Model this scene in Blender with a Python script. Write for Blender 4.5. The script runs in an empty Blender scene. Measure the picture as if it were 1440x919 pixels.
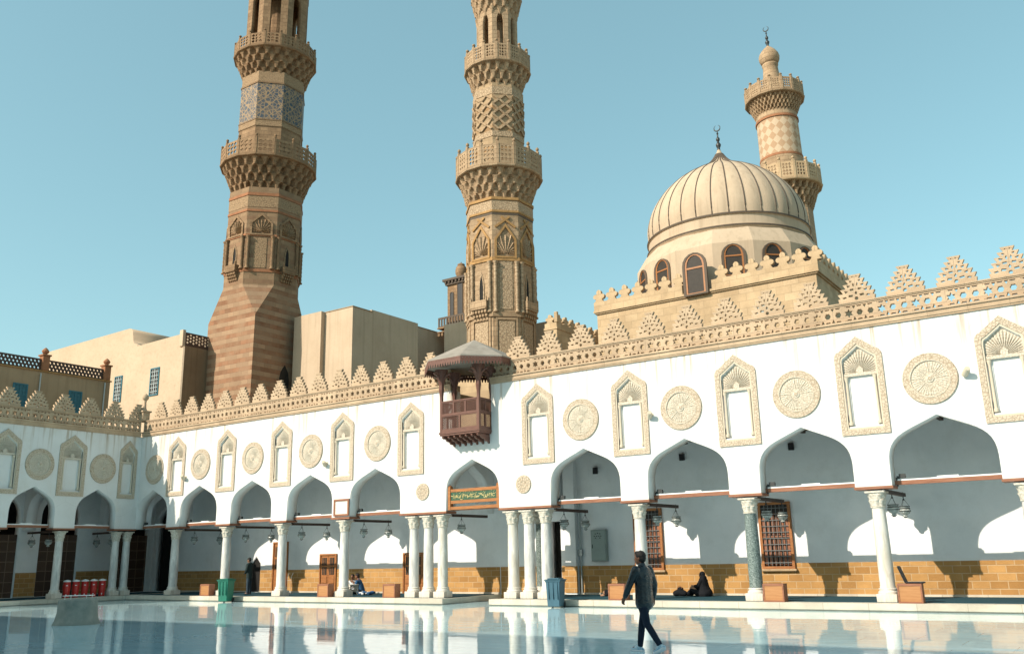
import bpy, bmesh, math, random
from mathutils import Vector, Matrix, Euler
from math import pi, sin, cos, radians as rad
random.seed(7)
S = bpy.context.scene
COL = S.collection

# ------------------------------------------------------------------ helpers
def link(o, parent=None):
    COL.objects.link(o)
    if parent is not None: o.parent = parent
    return o

def tag(o, label=None, cat=None, group=None, kind=None):
    if label: o['label'] = label
    if cat: o['category'] = cat
    if group: o['group'] = group
    if kind: o['kind'] = kind
    return o

def thing(name, label, cat, loc=(0, 0, 0), rz=0., group=None):
    o = bpy.data.objects.new(name, None)
    o.empty_display_size = .2
    o.location = loc; o.rotation_euler = (0, 0, rz)
    link(o); tag(o, label, cat, group)
    return o

def set_uv(me, mode='z', R=None):
    """uv in metres. 'z': z is up; 'y': y is up (wall-local shapes); 'cyl': round about local z"""
    uv = me.uv_layers.new(name='UVMap') if not me.uv_layers else me.uv_layers[0]
    for p in me.polygons:
        n = p.normal
        a0 = math.atan2(p.center.y, p.center.x)
        for li in p.loop_indices:
            c = me.vertices[me.loops[li].vertex_index].co
            if mode == 'z':
                if abs(n.z) < .75:
                    h = math.hypot(n.x, n.y) or 1
                    q = (c.x * -n.y / h + c.y * n.x / h, c.z)
                else: q = (c.x, c.y)
            elif mode == 'y':
                if abs(n.z) > .5: q = (c.x, c.y)
                elif abs(n.x) > .5: q = (c.z, c.y)
                else: q = (c.x, c.z)
            else:
                a = math.atan2(c.y, c.x)
                if a - a0 > pi: a -= 2 * pi
                if a - a0 < -pi: a += 2 * pi
                q = (a * (R or 1), c.z)
            uv.data[li].uv = q

def finish(name, bm, mat, parent=None, uv='z', smooth=False, R=None, loc=None, fixn=True):
    if fixn: bmesh.ops.recalc_face_normals(bm, faces=bm.faces)
    me = bpy.data.meshes.new(name)
    bm.to_mesh(me); bm.free()
    me.update()
    set_uv(me, uv, R)
    if smooth:
        me.polygons.foreach_set('use_smooth', [True] * len(me.polygons))
        if smooth != 'all':
            try: me.set_sharp_from_angle(angle=rad(smooth))
            except Exception: pass
    for m in (mat if isinstance(mat, (list, tuple)) else [mat]): me.materials.append(m)
    o = bpy.data.objects.new(name, me)
    if loc: o.location = loc
    return link(o, parent)

def inst(me, name, parent=None, loc=None, rot=None, scale=None):
    """another object sharing the mesh of an object / mesh"""
    if isinstance(me, bpy.types.Object): me = me.data
    o = bpy.data.objects.new(name, me)
    if loc is not None: o.location = loc
    if rot is not None: o.rotation_euler = rot
    if scale is not None: o.scale = scale
    return link(o, parent)

def box(bm, x0, x1, y0, y1, z0, z1, mi=0, bev=0):
    r = bmesh.ops.create_cube(bm, size=1)
    vs = r['verts']
    for v in vs:
        v.co = Vector((x0 + (v.co.x + .5) * (x1 - x0), y0 + (v.co.y + .5) * (y1 - y0), z0 + (v.co.z + .5) * (z1 - z0)))
    fs = set(f for v in vs for f in v.link_faces)
    for f in fs: f.material_index = mi
    if bev:
        es = list(set(e for v in vs for e in v.link_edges))
        bmesh.ops.bevel(bm, geom=es, offset=bev, segments=1, affect='EDGES')
    return vs

def lathe(bm, prof, n=24, cx=0, cy=0, mi=0, cap=True, fac=None, phase=0):
    rows = []
    for z, r in prof:
        row = []
        for i in range(n):
            a = 2 * pi * i / n + phase
            rr = r * (fac(a) if fac else 1)
            row.append(bm.verts.new((cx + rr * cos(a), cy + rr * sin(a), z)))
        rows.append(row)
    for a, b in zip(rows, rows[1:]):
        for i in range(n):
            f = bm.faces.new((a[i], a[(i + 1) % n], b[(i + 1) % n], b[i])); f.material_index = mi
    if cap:
        f = bm.faces.new(rows[0][::-1]); f.material_index = mi
        f = bm.faces.new(rows[-1]); f.material_index = mi

def tube(bm, pts, r, n=8, mi=0):
    pts = [Vector(p) for p in pts]
    rows = []
    for i, p in enumerate(pts):
        d = (pts[min(i + 1, len(pts) - 1)] - pts[max(i - 1, 0)]).normalized()
        a = d.cross(Vector((0, 0, 1)))
        if a.length < .05: a = d.cross(Vector((1, 0, 0)))
        a.normalize(); b = d.cross(a)
        rr = r[i] if isinstance(r, (list, tuple)) else r
        rows.append([bm.verts.new(p + a * rr * cos(2 * pi * k / n) + b * rr * sin(2 * pi * k / n)) for k in range(n)])
    for a, b in zip(rows, rows[1:]):
        for i in range(n):
            f = bm.faces.new((a[i], a[(i + 1) % n], b[(i + 1) % n], b[i])); f.material_index = mi
    bm.faces.new(rows[0][::-1]).material_index = mi
    bm.faces.new(rows[-1]).material_index = mi

def ribbon(bm, prof, path, closed=False):
    pass

def flat(loops, w0, w1):
    """polygon with holes in the local xy plane, thick from z=w0 to w1 -> bmesh"""
    cu = bpy.data.curves.new('tmp', 'CURVE')
    cu.dimensions = '2D'; cu.fill_mode = 'BOTH'; cu.extrude = abs(w1 - w0) / 2
    for lp in loops:
        sp = cu.splines.new('POLY'); sp.points.add(len(lp) - 1)
        for i, p in enumerate(lp): sp.points[i].co = (p[0], p[1], 0, 1)
        sp.use_cyclic_u = True
    o = bpy.data.objects.new('tmp', cu); COL.objects.link(o)
    dg = bpy.context.evaluated_depsgraph_get()
    me = bpy.data.meshes.new_from_object(o.evaluated_get(dg))
    bm = bmesh.new(); bm.from_mesh(me)
    bmesh.ops.translate(bm, verts=bm.verts, vec=(0, 0, (w0 + w1) / 2))
    bmesh.ops.remove_doubles(bm, verts=bm.verts, dist=1e-5)
    bpy.data.objects.remove(o); bpy.data.curves.remove(cu); bpy.data.meshes.remove(me)
    return bm

def merge(bm, other, M=None):
    me = bpy.data.meshes.new('t'); other.to_mesh(me); other.free()
    if M is not None: me.transform(M)
    bm.from_mesh(me); bpy.data.meshes.remove(me)

WALL = (rad(90), 0, 0)                  # wall-local (u, up, out) facing -Y
WALLX = (rad(90), 0, rad(90))           # facing +X
MW = Euler(WALL).to_matrix().to_4x4()

# ------------------------------------------------------------------ materials
def mat(name, col, rough=.7, spec=.3, metal=0., bump=0., bscale=20, var=0., vscale=1., col2=None, coat=0):
    m = bpy.data.materials.new(name); m.use_nodes = True
    nt = m.node_tree; N = nt.nodes; L = nt.links
    b = N['Principled BSDF']
    b.inputs['Roughness'].default_value = rough
    b.inputs['Specular IOR Level'].default_value = spec
    b.inputs['Metallic'].default_value = metal
    b.inputs['Coat Weight'].default_value = coat
    tc = N.new('ShaderNodeTexCoord')
    if var or col2:
        nz = N.new('ShaderNodeTexNoise'); nz.inputs['Scale'].default_value = vscale
        nz.inputs['Detail'].default_value = 8; nz.inputs['Roughness'].default_value = .65
        L.new(tc.outputs['Object'], nz.inputs['Vector'])
        rp = N.new('ShaderNodeValToRGB')
        c2 = col2 or tuple(c * (1 - var) for c in col)
        rp.color_ramp.elements[0].position = .35; rp.color_ramp.elements[1].position = .65
        rp.color_ramp.elements[0].color = (*c2, 1); rp.color_ramp.elements[1].color = (*col, 1)
        L.new(nz.outputs['Fac'], rp.inputs['Fac']); L.new(rp.outputs['Color'], b.inputs['Base Color'])
    else: b.inputs['Base Color'].default_value = (*col, 1)
    if bump:
        nb = N.new('ShaderNodeTexNoise'); nb.inputs['Scale'].default_value = bscale; nb.inputs['Detail'].default_value = 6
        L.new(tc.outputs['Object'], nb.inputs['Vector'])
        bp = N.new('ShaderNodeBump'); bp.inputs['Strength'].default_value = bump; bp.inputs['Distance'].default_value = .02
        L.new(nb.outputs['Fac'], bp.inputs['Height']); L.new(bp.outputs['Normal'], b.inputs['Normal'])
    return m

class G:
    """small node-building helper on top of a Principled material"""
    def __init__(s, name, rough=.7, spec=.3):
        s.m = bpy.data.materials.new(name); s.m.use_nodes = True
        s.nt = s.m.node_tree; s.b = s.nt.nodes['Principled BSDF']
        s.b.inputs['Roughness'].default_value = rough; s.b.inputs['Specular IOR Level'].default_value = spec
        s.tc = s.nt.nodes.new('ShaderNodeTexCoord')
        s.uv = s.tc.outputs['UV']; s.ob = s.tc.outputs['Object']
    def n(s, t, inp=None, **kw):
        x = s.nt.nodes.new(t)
        for k, v in kw.items(): setattr(x, k, v)
        for k, v in (inp or {}).items():
            if isinstance(v, bpy.types.NodeSocket): s.nt.links.new(v, x.inputs[k])
            else: x.inputs[k].default_value = v
        return x
    def math(s, op, a, b=None, c=None):
        inp = {0: a}
        if b is not None: inp[1] = b
        if c is not None: inp[2] = c
        return s.n('ShaderNodeMath', inp, operation=op).outputs[0]
    def noise(s, vec, scale, detail=6, rough=.6):
        return s.n('ShaderNodeTexNoise', {'Vector': vec, 'Scale': scale, 'Detail': detail, 'Roughness': rough}).outputs['Fac']
    def ramp(s, fac, stops):
        r = s.n('ShaderNodeValToRGB', {'Fac': fac}); e = r.color_ramp.elements
        while len(e) < len(stops): e.new(.5)
        for x, (p, c) in zip(e, stops):
            x.position = p; x.color = (*c, 1) if len(c) == 3 else c
        return r.outputs['Color']
    def mix(s, fac, a, b, blend='MIX'):
        x = s.n('ShaderNodeMix', {0: fac}, data_type='RGBA', blend_type=blend)
        for i, v in ((6, a), (7, b)):
            if isinstance(v, bpy.types.NodeSocket): s.nt.links.new(v, x.inputs[i])
            else: x.inputs[i].default_value = (*v, 1)
        return x.outputs[2]
    def map(s, vec, scale=(1, 1, 1), rot=(0, 0, 0), loc=(0, 0, 0)):
        return s.n('ShaderNodeMapping', {'Vector': vec, 'Scale': scale, 'Rotation': rot, 'Location': loc}).outputs[0]
    def sep(s, vec): return s.n('ShaderNodeSeparateXYZ', {0: vec}).outputs
    def bump(s, h, strength=.5, dist=.02, normal=None):
        i = {'Height': h, 'Strength': strength, 'Distance': dist}
        if normal is not None: i['Normal'] = normal
        return s.n('ShaderNodeBump', i).outputs[0]
    def out(s, col=None, nor=None, rough=None):
        L = s.nt.links
        if col is not None: L.new(col, s.b.inputs['Base Color'])
        if nor is not None: L.new(nor, s.b.inputs['Normal'])
        if rough is not None: L.new(rough, s.b.inputs['Roughness'])
        return s.m

def m_plaster():
    g = G('white_plaster', .75, .25)
    z = g.sep(g.ob)
    big = g.noise(g.ob, .5); fine = g.noise(g.ob, 9)
    c = g.ramp(big, [(.3, (.62, .615, .595)), (.7, (.73, .725, .705))])
    c = g.mix(g.math('MULTIPLY', fine, .12), c, (.62, .58, .50))
    # rain streaks running down from the cornice (wall-local y is up)
    st = g.noise(g.map(g.ob, (3.2, .13, 1)), 1.6, 4, .55)
    band = g.n('ShaderNodeMapRange', {'Value': z[1], 'From Min': 6.9, 'From Max': 8.5, 'To Min': 0., 'To Max': 1.}).outputs[0]
    k = g.math('MULTIPLY', g.n('ShaderNodeMapRange', {'Value': st, 'From Min': .53, 'From Max': .66}).outputs[0], band)
    c = g.mix(g.math('MULTIPLY', k, .85), c, (.36, .27, .18))
    cr = g.n('ShaderNodeTexVoronoi', {'Vector': g.mix(.12, g.ob, g.n('ShaderNodeTexNoise', {'Vector': g.ob, 'Scale': 1.8, 'Detail': 5.}).outputs['Color']), 'Scale': .42}, feature='DISTANCE_TO_EDGE').outputs['Distance']
    crk = g.n('ShaderNodeMapRange', {'Value': cr, 'From Min': .0, 'From Max': .006, 'To Min': .38, 'To Max': 0.}).outputs[0]
    c = g.mix(g.math('MULTIPLY', crk, g.noise(g.ob, .7, 2)), c, (.38, .34, .28))
    sm = g.noise(g.map(g.ob, (.6, .35, .6)), 2.3, 7, .7)
    k2 = g.n('ShaderNodeMapRange', {'Value': sm, 'From Min': .52, 'From Max': .72, 'To Max': .5}).outputs[0]
    c = g.mix(k2, c, (.60, .56, .48))
    return g.out(c, g.bump(g.math('ADD', g.noise(g.ob, 3), g.math('MULTIPLY', fine, .4)), .25, .012))

def m_inner():
    g = G('inner_plaster', .7, .25)
    c = g.ramp(g.noise(g.ob, .8), [(.3, (.69, .715, .73)), (.7, (.79, .805, .81))])
    c = g.mix(g.n('ShaderNodeMapRange', {'Value': g.noise(g.map(g.ob, (.7, .5, .7)), 1.7, 8, .7), 'From Min': .5, 'From Max': .72, 'To Max': .3}).outputs[0], c, (.52, .52, .49))
    return g.out(c, g.bump(g.noise(g.ob, 2.2), .3, .02))

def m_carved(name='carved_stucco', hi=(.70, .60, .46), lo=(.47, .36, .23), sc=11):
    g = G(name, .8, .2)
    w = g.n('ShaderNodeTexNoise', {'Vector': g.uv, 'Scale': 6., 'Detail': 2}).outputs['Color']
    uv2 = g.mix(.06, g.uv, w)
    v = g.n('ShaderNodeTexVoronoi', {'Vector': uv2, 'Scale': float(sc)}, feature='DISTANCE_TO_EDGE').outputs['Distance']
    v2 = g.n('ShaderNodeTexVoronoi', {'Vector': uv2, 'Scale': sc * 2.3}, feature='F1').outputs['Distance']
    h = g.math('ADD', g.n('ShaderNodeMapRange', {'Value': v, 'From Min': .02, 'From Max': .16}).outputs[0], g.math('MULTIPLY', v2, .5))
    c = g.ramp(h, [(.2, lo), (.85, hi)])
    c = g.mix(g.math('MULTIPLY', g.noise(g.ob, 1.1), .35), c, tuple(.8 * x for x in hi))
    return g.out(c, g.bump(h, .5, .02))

def m_stone(name, c1, c2, mortar=None, bw=.6, bh=.32, bumpy=.35, mort=.012, dirt=.25):
    g = G(name, .85, .2)
    br = g.n('ShaderNodeTexBrick', {'Vector': g.uv, 'Color1': (*c1, 1), 'Color2': (*c2, 1),
             'Mortar': (*(mortar or tuple(.8 * x for x in c1)), 1), 'Scale': 1., 'Mortar Size': mort, 'Mortar Smooth': .2,
             'Brick Width': bw, 'Row Height': bh, 'Bias': 0.})
    br.offset = .5
    c = br.outputs['Color']
    c = g.mix(g.ramp(g.noise(g.ob, 1.3, 8), [(.38, (dirt,) * 3), (.62, (0, 0, 0))]), c, tuple(.5 * x for x in c2))
    c = g.mix(g.math('MULTIPLY', g.noise(g.uv, 14, 8, .7), .3), c, tuple(min(1, 1.25 * x) for x in c1))
    h = g.math('ADD', g.math('MULTIPLY', br.outputs['Fac'], -.6), g.noise(g.ob, 9, 8, .7))
    return g.out(c, g.bump(h, bumpy, .02))

def m_ablaq(name, red, cream, per=.84, frac=.46, bh=.42):
    g = G(name, .88, .15)
    s = g.sep(g.uv)
    k = g.math('LESS_THAN', g.math('FRACT', g.math('DIVIDE', s[1], per)), frac)
    br = g.n('ShaderNodeTexBrick', {'Vector': g.uv, 'Color1': (1, 1, 1, 1), 'Color2': (.50, .50, .50, 1), 'Mortar': (.45, .42, .4, 1),
             'Scale': 1., 'Mortar Size': .012, 'Brick Width': .62, 'Row Height': bh, 'Mortar Smooth': .3})
    c = g.mix(k, cream, red)
    c = g.mix(.75, c, br.outputs['Color'], 'MULTIPLY')
    c = g.mix(g.ramp(g.noise(g.uv, .8, 4), [(.45, (0, 0, 0)), (.7, (.8,) * 3)]), c, tuple(.8 * x for x in cream))
    c = g.mix(g.ramp(g.noise(g.ob, .9, 8), [(.35, (.4,) * 3), (.65, (0, 0, 0))]), c, tuple(.75 * x for x in cream))
    c = g.mix(g.math('MULTIPLY', g.noise(g.uv, 12, 8, .75), .35), c, tuple(.55 * x for x in cream))
    h = g.math('ADD', g.math('MULTIPLY', br.outputs['Fac'], -.5), g.noise(g.ob, 8, 8, .75))
    return g.out(c, g.bump(h, .5, .03))

def m_wood(name, c1, c2, rough=.5, sc=1.):
    g = G(name, rough, .4)
    w = g.n('ShaderNodeTexNoise', {'Vector': g.map(g.ob, (1.5 * sc, 14 * sc, 14 * sc)), 'Scale': 1.6, 'Detail': 8, 'Roughness': .65}).outputs['Fac']
    c = g.ramp(w, [(.3, c1), (.7, c2)])
    return g.out(c, g.bump(w, .2, .01))

def m_marble():
    g = G('polished_marble', .04, .75)
    sl = g.n('ShaderNodeTexBrick', {'Vector': g.map(g.ob, (1, 1, 1)), 'Color1': (0, 0, 0, 1), 'Color2': (1, 1, 1, 1), 'Mortar': (.5, .5, .5, 1),
             'Scale': 1., 'Mortar Size': .007, 'Brick Width': 1.9, 'Row Height': .95, 'Mortar Smooth': 0.})
    sl.offset = .5
    base = g.ramp(g.noise(g.ob, .35, 5), [(.3, (.50, .74, .82)), (.7, (.62, .82, .87))])
    vein = g.n('ShaderNodeTexNoise', {'Vector': g.map(g.ob, (.5, 1.2, 1), (0, 0, .5)), 'Scale': 1.2, 'Detail': 9, 'Roughness': .62, 'Distortion': 1.6}).outputs['Fac']
    base = g.mix(g.ramp(vein, [(.5, (0, 0, 0)), (.56, (.28,) * 3), (.62, (0, 0, 0))]), base, (.34, .52, .60))
    base = g.mix(g.math('MULTIPLY', sl.outputs['Color'], .10), base, (.38, .52, .58))
    base = g.mix(g.math('MULTIPLY', sl.outputs['Fac'], .6), base, (.2, .24, .26))
    wob = g.noise(g.map(g.ob, (.22, .55, 1)), 1., 3, .5)
    fine = g.noise(g.ob, 2.4, 3, .5)
    h = g.math('ADD', wob, g.math('MULTIPLY', fine, .10))
    # each slab is laid a hair off level
    tl = g.math('MULTIPLY', g.n('ShaderNodeTexWhiteNoise', {'Vector': g.n('ShaderNodeVectorMath', {0: g.map(g.ob, (.53, 1.05, 1))}, operation='FLOOR').outputs[0]}).outputs['Value'], .02)
    rr = g.ramp(g.noise(g.map(g.ob, (.3, .8, 1)), .8, 4), [(.35, (.02,) * 3), (.7, (.065,) * 3)])
    return g.out(base, g.bump(g.math('ADD', h, tl), .42, .02), rr)

def m_render(name, a, b, amt=.6):
    g = G(name, .88, .2)
    c = g.mix(g.ramp(g.noise(g.ob, .45, 8, .65), [(.3, (0, 0, 0)), (.7, (1, 1, 1))]), b, a)
    st = g.noise(g.map(g.ob, (2.6, 2.6, .12)), 1.5, 6, .6)
    k = g.n('ShaderNodeMapRange', {'Value': st, 'From Min': .5, 'From Max': .72, 'To Max': amt}).outputs[0]
    c = g.mix(k, c, tuple(.62 * x for x in b))
    c = g.mix(g.math('MULTIPLY', g.noise(g.ob, 7, 8, .7), .18), c, tuple(.6 * x for x in b))
    return g.out(c, g.bump(g.noise(g.ob, 4, 8, .7), .35, .03))
M = {}
M['plaster'] = m_plaster()
M['inner'] = m_inner()
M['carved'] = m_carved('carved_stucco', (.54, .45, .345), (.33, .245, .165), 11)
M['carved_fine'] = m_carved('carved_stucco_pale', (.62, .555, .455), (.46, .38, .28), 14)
M['lime'] = m_stone('limestone_trim', (.53, .395, .265), (.42, .30, .195), (.28, .2, .135), 1.1, .4, .6, .006, .5)
M['ochre'] = m_stone('ochre_dado_block', (.52, .295, .11), (.33, .17, .055), (.52, .39, .24), .5, .235, .7, .014, .3)
M['hall'] = m_stone('honey_limestone_block', (.54, .40, .25), (.43, .305, .18), (.32, .23, .14), .7, .36, .5, .009, .45)
M['sand'] = m_stone('minaret_sandstone', (.345, .225, .13), (.225, .14, .078), (.17, .11, .065), .55, .3, .9, .014, .6)
M['sandc'] = m_carved('minaret_carved_stone', (.36, .245, .145), (.14, .09, .05), 9)
M['sand2'] = m_stone('pale_minaret_stone', (.45, .325, .205), (.33, .225, .135), (.25, .165, .1), .5, .28, .85, .012, .5)
M['sand2c'] = m_carved('pale_minaret_carving', (.46, .34, .22), (.19, .125, .075), 8)
M['ablaq'] = m_ablaq('red_and_cream_courses', (.33, .155, .085), (.43, .285, .18), .62, .48, .31)
M['ablaqf'] = m_ablaq('faded_courses', (.29, .165, .10), (.36, .24, .145), .93, .3, .31)
M['ablaq2'] = m_ablaq('ochre_courses', (.42, .23, .10), (.50, .36, .22), 1.3, .22, .33)
M['trim'] = mat('ochre_trim', (.42, .245, .10), .8, .2, bump=.4, bscale=14, var=.3, vscale=3)
M['redtrim'] = mat('red_stone_trim', (.36, .165, .085), .85, .2, bump=.4, bscale=14, var=.3, vscale=3)
M['cream'] = m_render('cream_render', (.57, .45, .325), (.48, .365, .255), .35)
M['tan'] = m_render('tan_render', (.42, .31, .195), (.31, .225, .14))
M['sideshade'] = m_render('side_shade_render', (.27, .19, .115), (.20, .14, .085))  # house side tone with its shade mixed into the colour
M['dome'] = m_render('dome_render', (.55, .435, .315), (.45, .345, .24), .45)
M['seam'] = mat('dark_seam', (.10, .075, .055), .7, .3, bump=.3, bscale=30)
M['marble'] = m_marble()
M['kerb'] = m_stone('kerb_marble', (.58, .535, .45), (.49, .44, .355), (.3, .26, .2), 1.3, .6, .35, .01, .4)
def m_colmarble(name, a, b, c):
    g = G(name, .38, .45)
    n = g.n('ShaderNodeTexNoise', {'Vector': g.map(g.ob, (2.5, 2.5, .55), (.2, .1, 0)), 'Scale': 1.7, 'Detail': 8, 'Roughness': .6, 'Distortion': 1.1}).outputs['Fac']
    col = g.ramp(n, [(.34, a), (.52, b), (.66, c)])
    return g.out(col, g.bump(g.noise(g.ob, 22), .15, .01))
M['colm'] = m_colmarble('column_marble', (.42, .41, .39), (.60, .585, .55), (.70, .69, .65))
M['colwarm'] = m_colmarble('warm_column_marble', (.50, .45, .37), (.64, .60, .53), (.74, .71, .65))
g_ = G('green_granite', .45, .4)
_v = g_.noise(g_.ob, 26, 4, .7)
M['granite'] = g_.out(g_.ramp(_v, [(.35, (.05, .075, .07)), (.5, (.13, .17, .16)), (.72, (.38, .43, .41))]))
M['cap'] = mat('capital_marble', (.68, .64, .56), .7, .3, bump=.8, bscale=22, col2=(.42, .38, .31), vscale=14)
M['wood'] = m_wood('reddish_beam_wood', (.17, .065, .035), (.33, .14, .075), .55)
M['wooddark'] = m_wood('dark_beam_wood', (.04, .024, .018), (.085, .05, .036), .6)
M['woodor'] = m_wood('orange_door_wood', (.23, .085, .028), (.42, .17, .05), .5)
M['woodbox'] = m_wood('box_veneer', (.34, .155, .055), (.43, .21, .085), .5)
M['woodbal'] = m_wood('balcony_wood', (.085, .038, .027), (.19, .08, .055), .55, 2)
M['white'] = mat('white_enamel', (.80, .80, .78), .4, .5)
M['black'] = mat('matt_black', (.015, .015, .017), .5, .4)
M['steel'] = mat('grey_steel', (.42, .46, .46), .4, .5, metal=.3, var=.1, vscale=4)
M['cabinet'] = mat('sage_cabinet_paint', (.27, .33, .31), .45, .4, var=.12, vscale=3)
M['lead'] = mat('lead_roof', (.33, .295, .25), .8, .25, bump=.3, bscale=8, col2=(.25, .22, .185), vscale=2.5)
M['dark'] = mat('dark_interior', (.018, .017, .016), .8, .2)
M['glassd'] = mat('dusty_window_glass', (.045, .037, .03), .6, .25, var=.3, vscale=4)
M['blue'] = mat('teal_shutter_paint', (.035, .16, .21), .55, .4, var=.2, vscale=5)
M['red'] = mat('red_cooler_plastic', (.50, .028, .022), .35, .5)
M['binb'] = mat('slate_blue_plastic', (.055, .135, .185), .4, .5, var=.2, vscale=3)
M['bing'] = mat('green_bin_plastic', (.012, .17, .115), .4, .5, var=.2, vscale=3)
M['well'] = mat('rough_cement', (.30, .30, .26), .9, .15, bump=.9, bscale=6, col2=(.20, .215, .19), vscale=2.5)
M['ironb'] = mat('grey_iron', (.16, .165, .165), .5, .4)
M['bronze'] = mat('dark_bronze', (.05, .055, .055), .45, .5, metal=.5)
g_ = G('lantern_glass', .12, .5)
g_.b.inputs['Transmission Weight'].default_value = .55
M['lglass'] = g_.out(g_.ramp(g_.noise(g_.ob, 20), [(.4, (.55, .62, .60)), (.6, (.78, .82, .78))]))
g_ = G('teal_prayer_carpet', .95, .1)
_s = g_.sep(g_.ob)
_k = g_.math('FRACT', g_.math('DIVIDE', _s[1], .62))
_c = g_.ramp(_k, [(0, (.016, .075, .095)), (.08, (.10, .17, .19)), (.14, (.014, .062, .085)), (.86, (.012, .05, .07)), (.93, (.09, .15, .165))])
M['carpet'] = g_.out(g_.mix(g_.math('MULTIPLY', g_.noise(g_.ob, 60, 3), .4), _c, (.008, .03, .04)))
def m_tile():
    g = G('blue_tile_lattice', .6, .3)
    s = g.sep(g.map(g.uv, (1.55, 1.55, 1), (0, 0, pi / 4)))
    a = g.math('ABSOLUTE', g.math('SUBTRACT', g.math('FRACT', s[0]), .5)); b = g.math('ABSOLUTE', g.math('SUBTRACT', g.math('FRACT', s[1]), .5))
    v = g.n('ShaderNodeTexVoronoi', {'Vector': g.map(g.uv, (1, 1, 1)), 'Scale': 3.4, 'Randomness': .6}, feature='DISTANCE_TO_EDGE').outputs['Distance']
    line = g.math('LESS_THAN', g.math('MINIMUM', a, b), .045)
    gap = g.math('LESS_THAN', v, .075)
    k = g.math('MAXIMUM', line, gap)
    c = g.mix(g.noise(g.uv, 2.2), (.028, .05, .08), (.075, .09, .105))
    c = g.mix(k, c, (.29, .20, .115))
    c = g.mix(g.ramp(g.noise(g.ob, 3, 6), [(.45, (0, 0, 0)), (.7, (.6,) * 3)]), c, (.26, .18, .11))
    return g.out(c, g.bump(k, .5, .02))
M['tile'] = m_tile()
def m_check():
    g = G('diamond_checker_stone', .85, .2)
    s = g.sep(g.uv)
    a = g.math('ADD', g.math('DIVIDE', s[0], 2 * pi * 1.3 / 16), g.math('DIVIDE', s[1], .62))
    b = g.math('SUBTRACT', g.math('DIVIDE', s[0], 2 * pi * 1.3 / 16), g.math('DIVIDE', s[1], .62))
    k = g.math('MODULO', g.math('ADD', g.math('FLOOR', a), g.math('FLOOR', b)), 2.)
    k = g.math('ABSOLUTE', k)
    c = g.mix(k, (.52, .41, .29), (.40, .265, .165))
    c = g.mix(g.math('MULTIPLY', g.noise(g.ob, 6), .3), c, (.42, .30, .19))
    return g.out(c, g.bump(g.noise(g.ob, 10), .3, .02))
M['check'] = m_check()
def m_panelwood():
    g = G('dark_panelled_wood', .5, .3)
    br = g.n('ShaderNodeTexBrick', {'Vector': g.uv, 'Color1': (.055, .03, .02, 1), 'Color2': (.085, .048, .03, 1), 'Mortar': (.17, .115, .08, 1),
             'Scale': 1., 'Mortar Size': .02, 'Brick Width': .52, 'Row Height': .5})
    br.offset = 0
    return g.out(br.outputs['Color'], g.bump(br.outputs['Fac'], .6, .02))
M['panel'] = m_panelwood()
M['gold'] = mat('gilt_lettering', (.62, .50, .22), .5, .5, var=.2, vscale=20)
M['signgreen'] = mat('green_sign_board', (.035, .10, .055), .5, .4, var=.25, vscale=10)
M['paper'] = mat('notice_paper', (.74, .70, .62), .7, .2, col2=(.6, .55, .47), vscale=18)
M['ground'] = mat('dusty_ground', (.34, .27, .19), .95, .1, var=.25, vscale=.05)
M['beige'] = mat('cast_cream_plaster', (.56, .49, .38), .8, .2, bump=.3, bscale=20)

# ------------------------------------------------------------------ arch geometry
def arch(cx, w, z0, n=0):
    """keel arch, left foot to right foot"""
    R = [(1, z0), (1, 4.22), (.992, 4.40), (.968, 4.57), (.925, 4.72), (.862, 4.85), (.78, 4.965), (.68, 5.065), (.56, 5.155), (.40, 5.26), (.2, 5.385), (0, 5.52)]
    return [(cx - w * a, z) for a, z in R] + [(cx + w * a, z) for a, z in R[-2::-1]]

def keel(cx, w, z0, zs, za, k=6):
    """keel head outline, counter-clockwise, for frames and niches"""
    pts = [(cx - w, z0)]; right = []
    for i in range(k + 1):
        t = i / k
        a = t * pi / 2 * .55
        pts.append((cx - w * (.80 + .20 * cos(a * 1.8)), zs + (za - zs) * .33 * sin(a * 1.8)))
    out = [(cx - w, z0)] + pts[1:] + [(cx, za)]
    rt = [(2 * cx - x, z) for x, z in reversed(out[:-1])]
    return out + rt

# W1 = long arcade, W2 = side arcade
ARCH1 = [(1.35, 1.33), (5.21, 1.46), (9.19, 1.46), (13.18, 1.46), (17.17, 1.46), (22.38, 1.31), (27.5, 1.46), (31.49, 1.46), (35.47, 1.46), (39.45, 1.46), (43.43, 1.46), (47.41, 1.46)]
NICHE1 = [3.22, 7.2, 11.2, 15.18, 19.2, 25.56, 29.49, 33.47, 37.45, 41.44, 45.42]
ROUND1 = [1.35, 5.21, 9.19, 13.19, 17.3, 27.45, 31.46, 35.45, 39.42, 43.43]
ARCH2 = [(-2.27, 1.08), (-5.53, 1.12), (-8.8, 1.12), (-12.07, 1.12)]
NICHE2 = [(-.72, .70), (-3.78, 1.), (-7.1, 1.), (-10.4, 1.)]
ROUND2 = [-2.12, -5.42, -8.75]
ZI = 3.55

def wall_outline(u0, u1, arches, zt=8.4, notch=None):
    p = [(u0, ZI)]
    for c, w in arches: p += arch(c, w, ZI)
    p += [(u1, ZI), (u1, zt)]
    if notch: p += [(notch[1], zt), (notch[1], notch[2]), (notch[0], notch[2]), (notch[0], zt)]
    p += [(u0, zt)]
    return p

def niche_hole(c, k=1.): return [(c + (x) * k, z) for x, z in keel(0, .5, 5.33, 7.36, 7.86)]

# shared meshes (created on the first use, then re-used)
CACHE = {}
def once(key, fn):
    if key not in CACHE: CACHE[key] = fn()
    return CACHE[key]
def mesh_of(name, bm, mt, uv='y', smooth=False, R=None):
    o = finish(name, bm, mt, None, uv, smooth, R)
    me = o.data; bpy.data.objects.remove(o)
    return me

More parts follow.
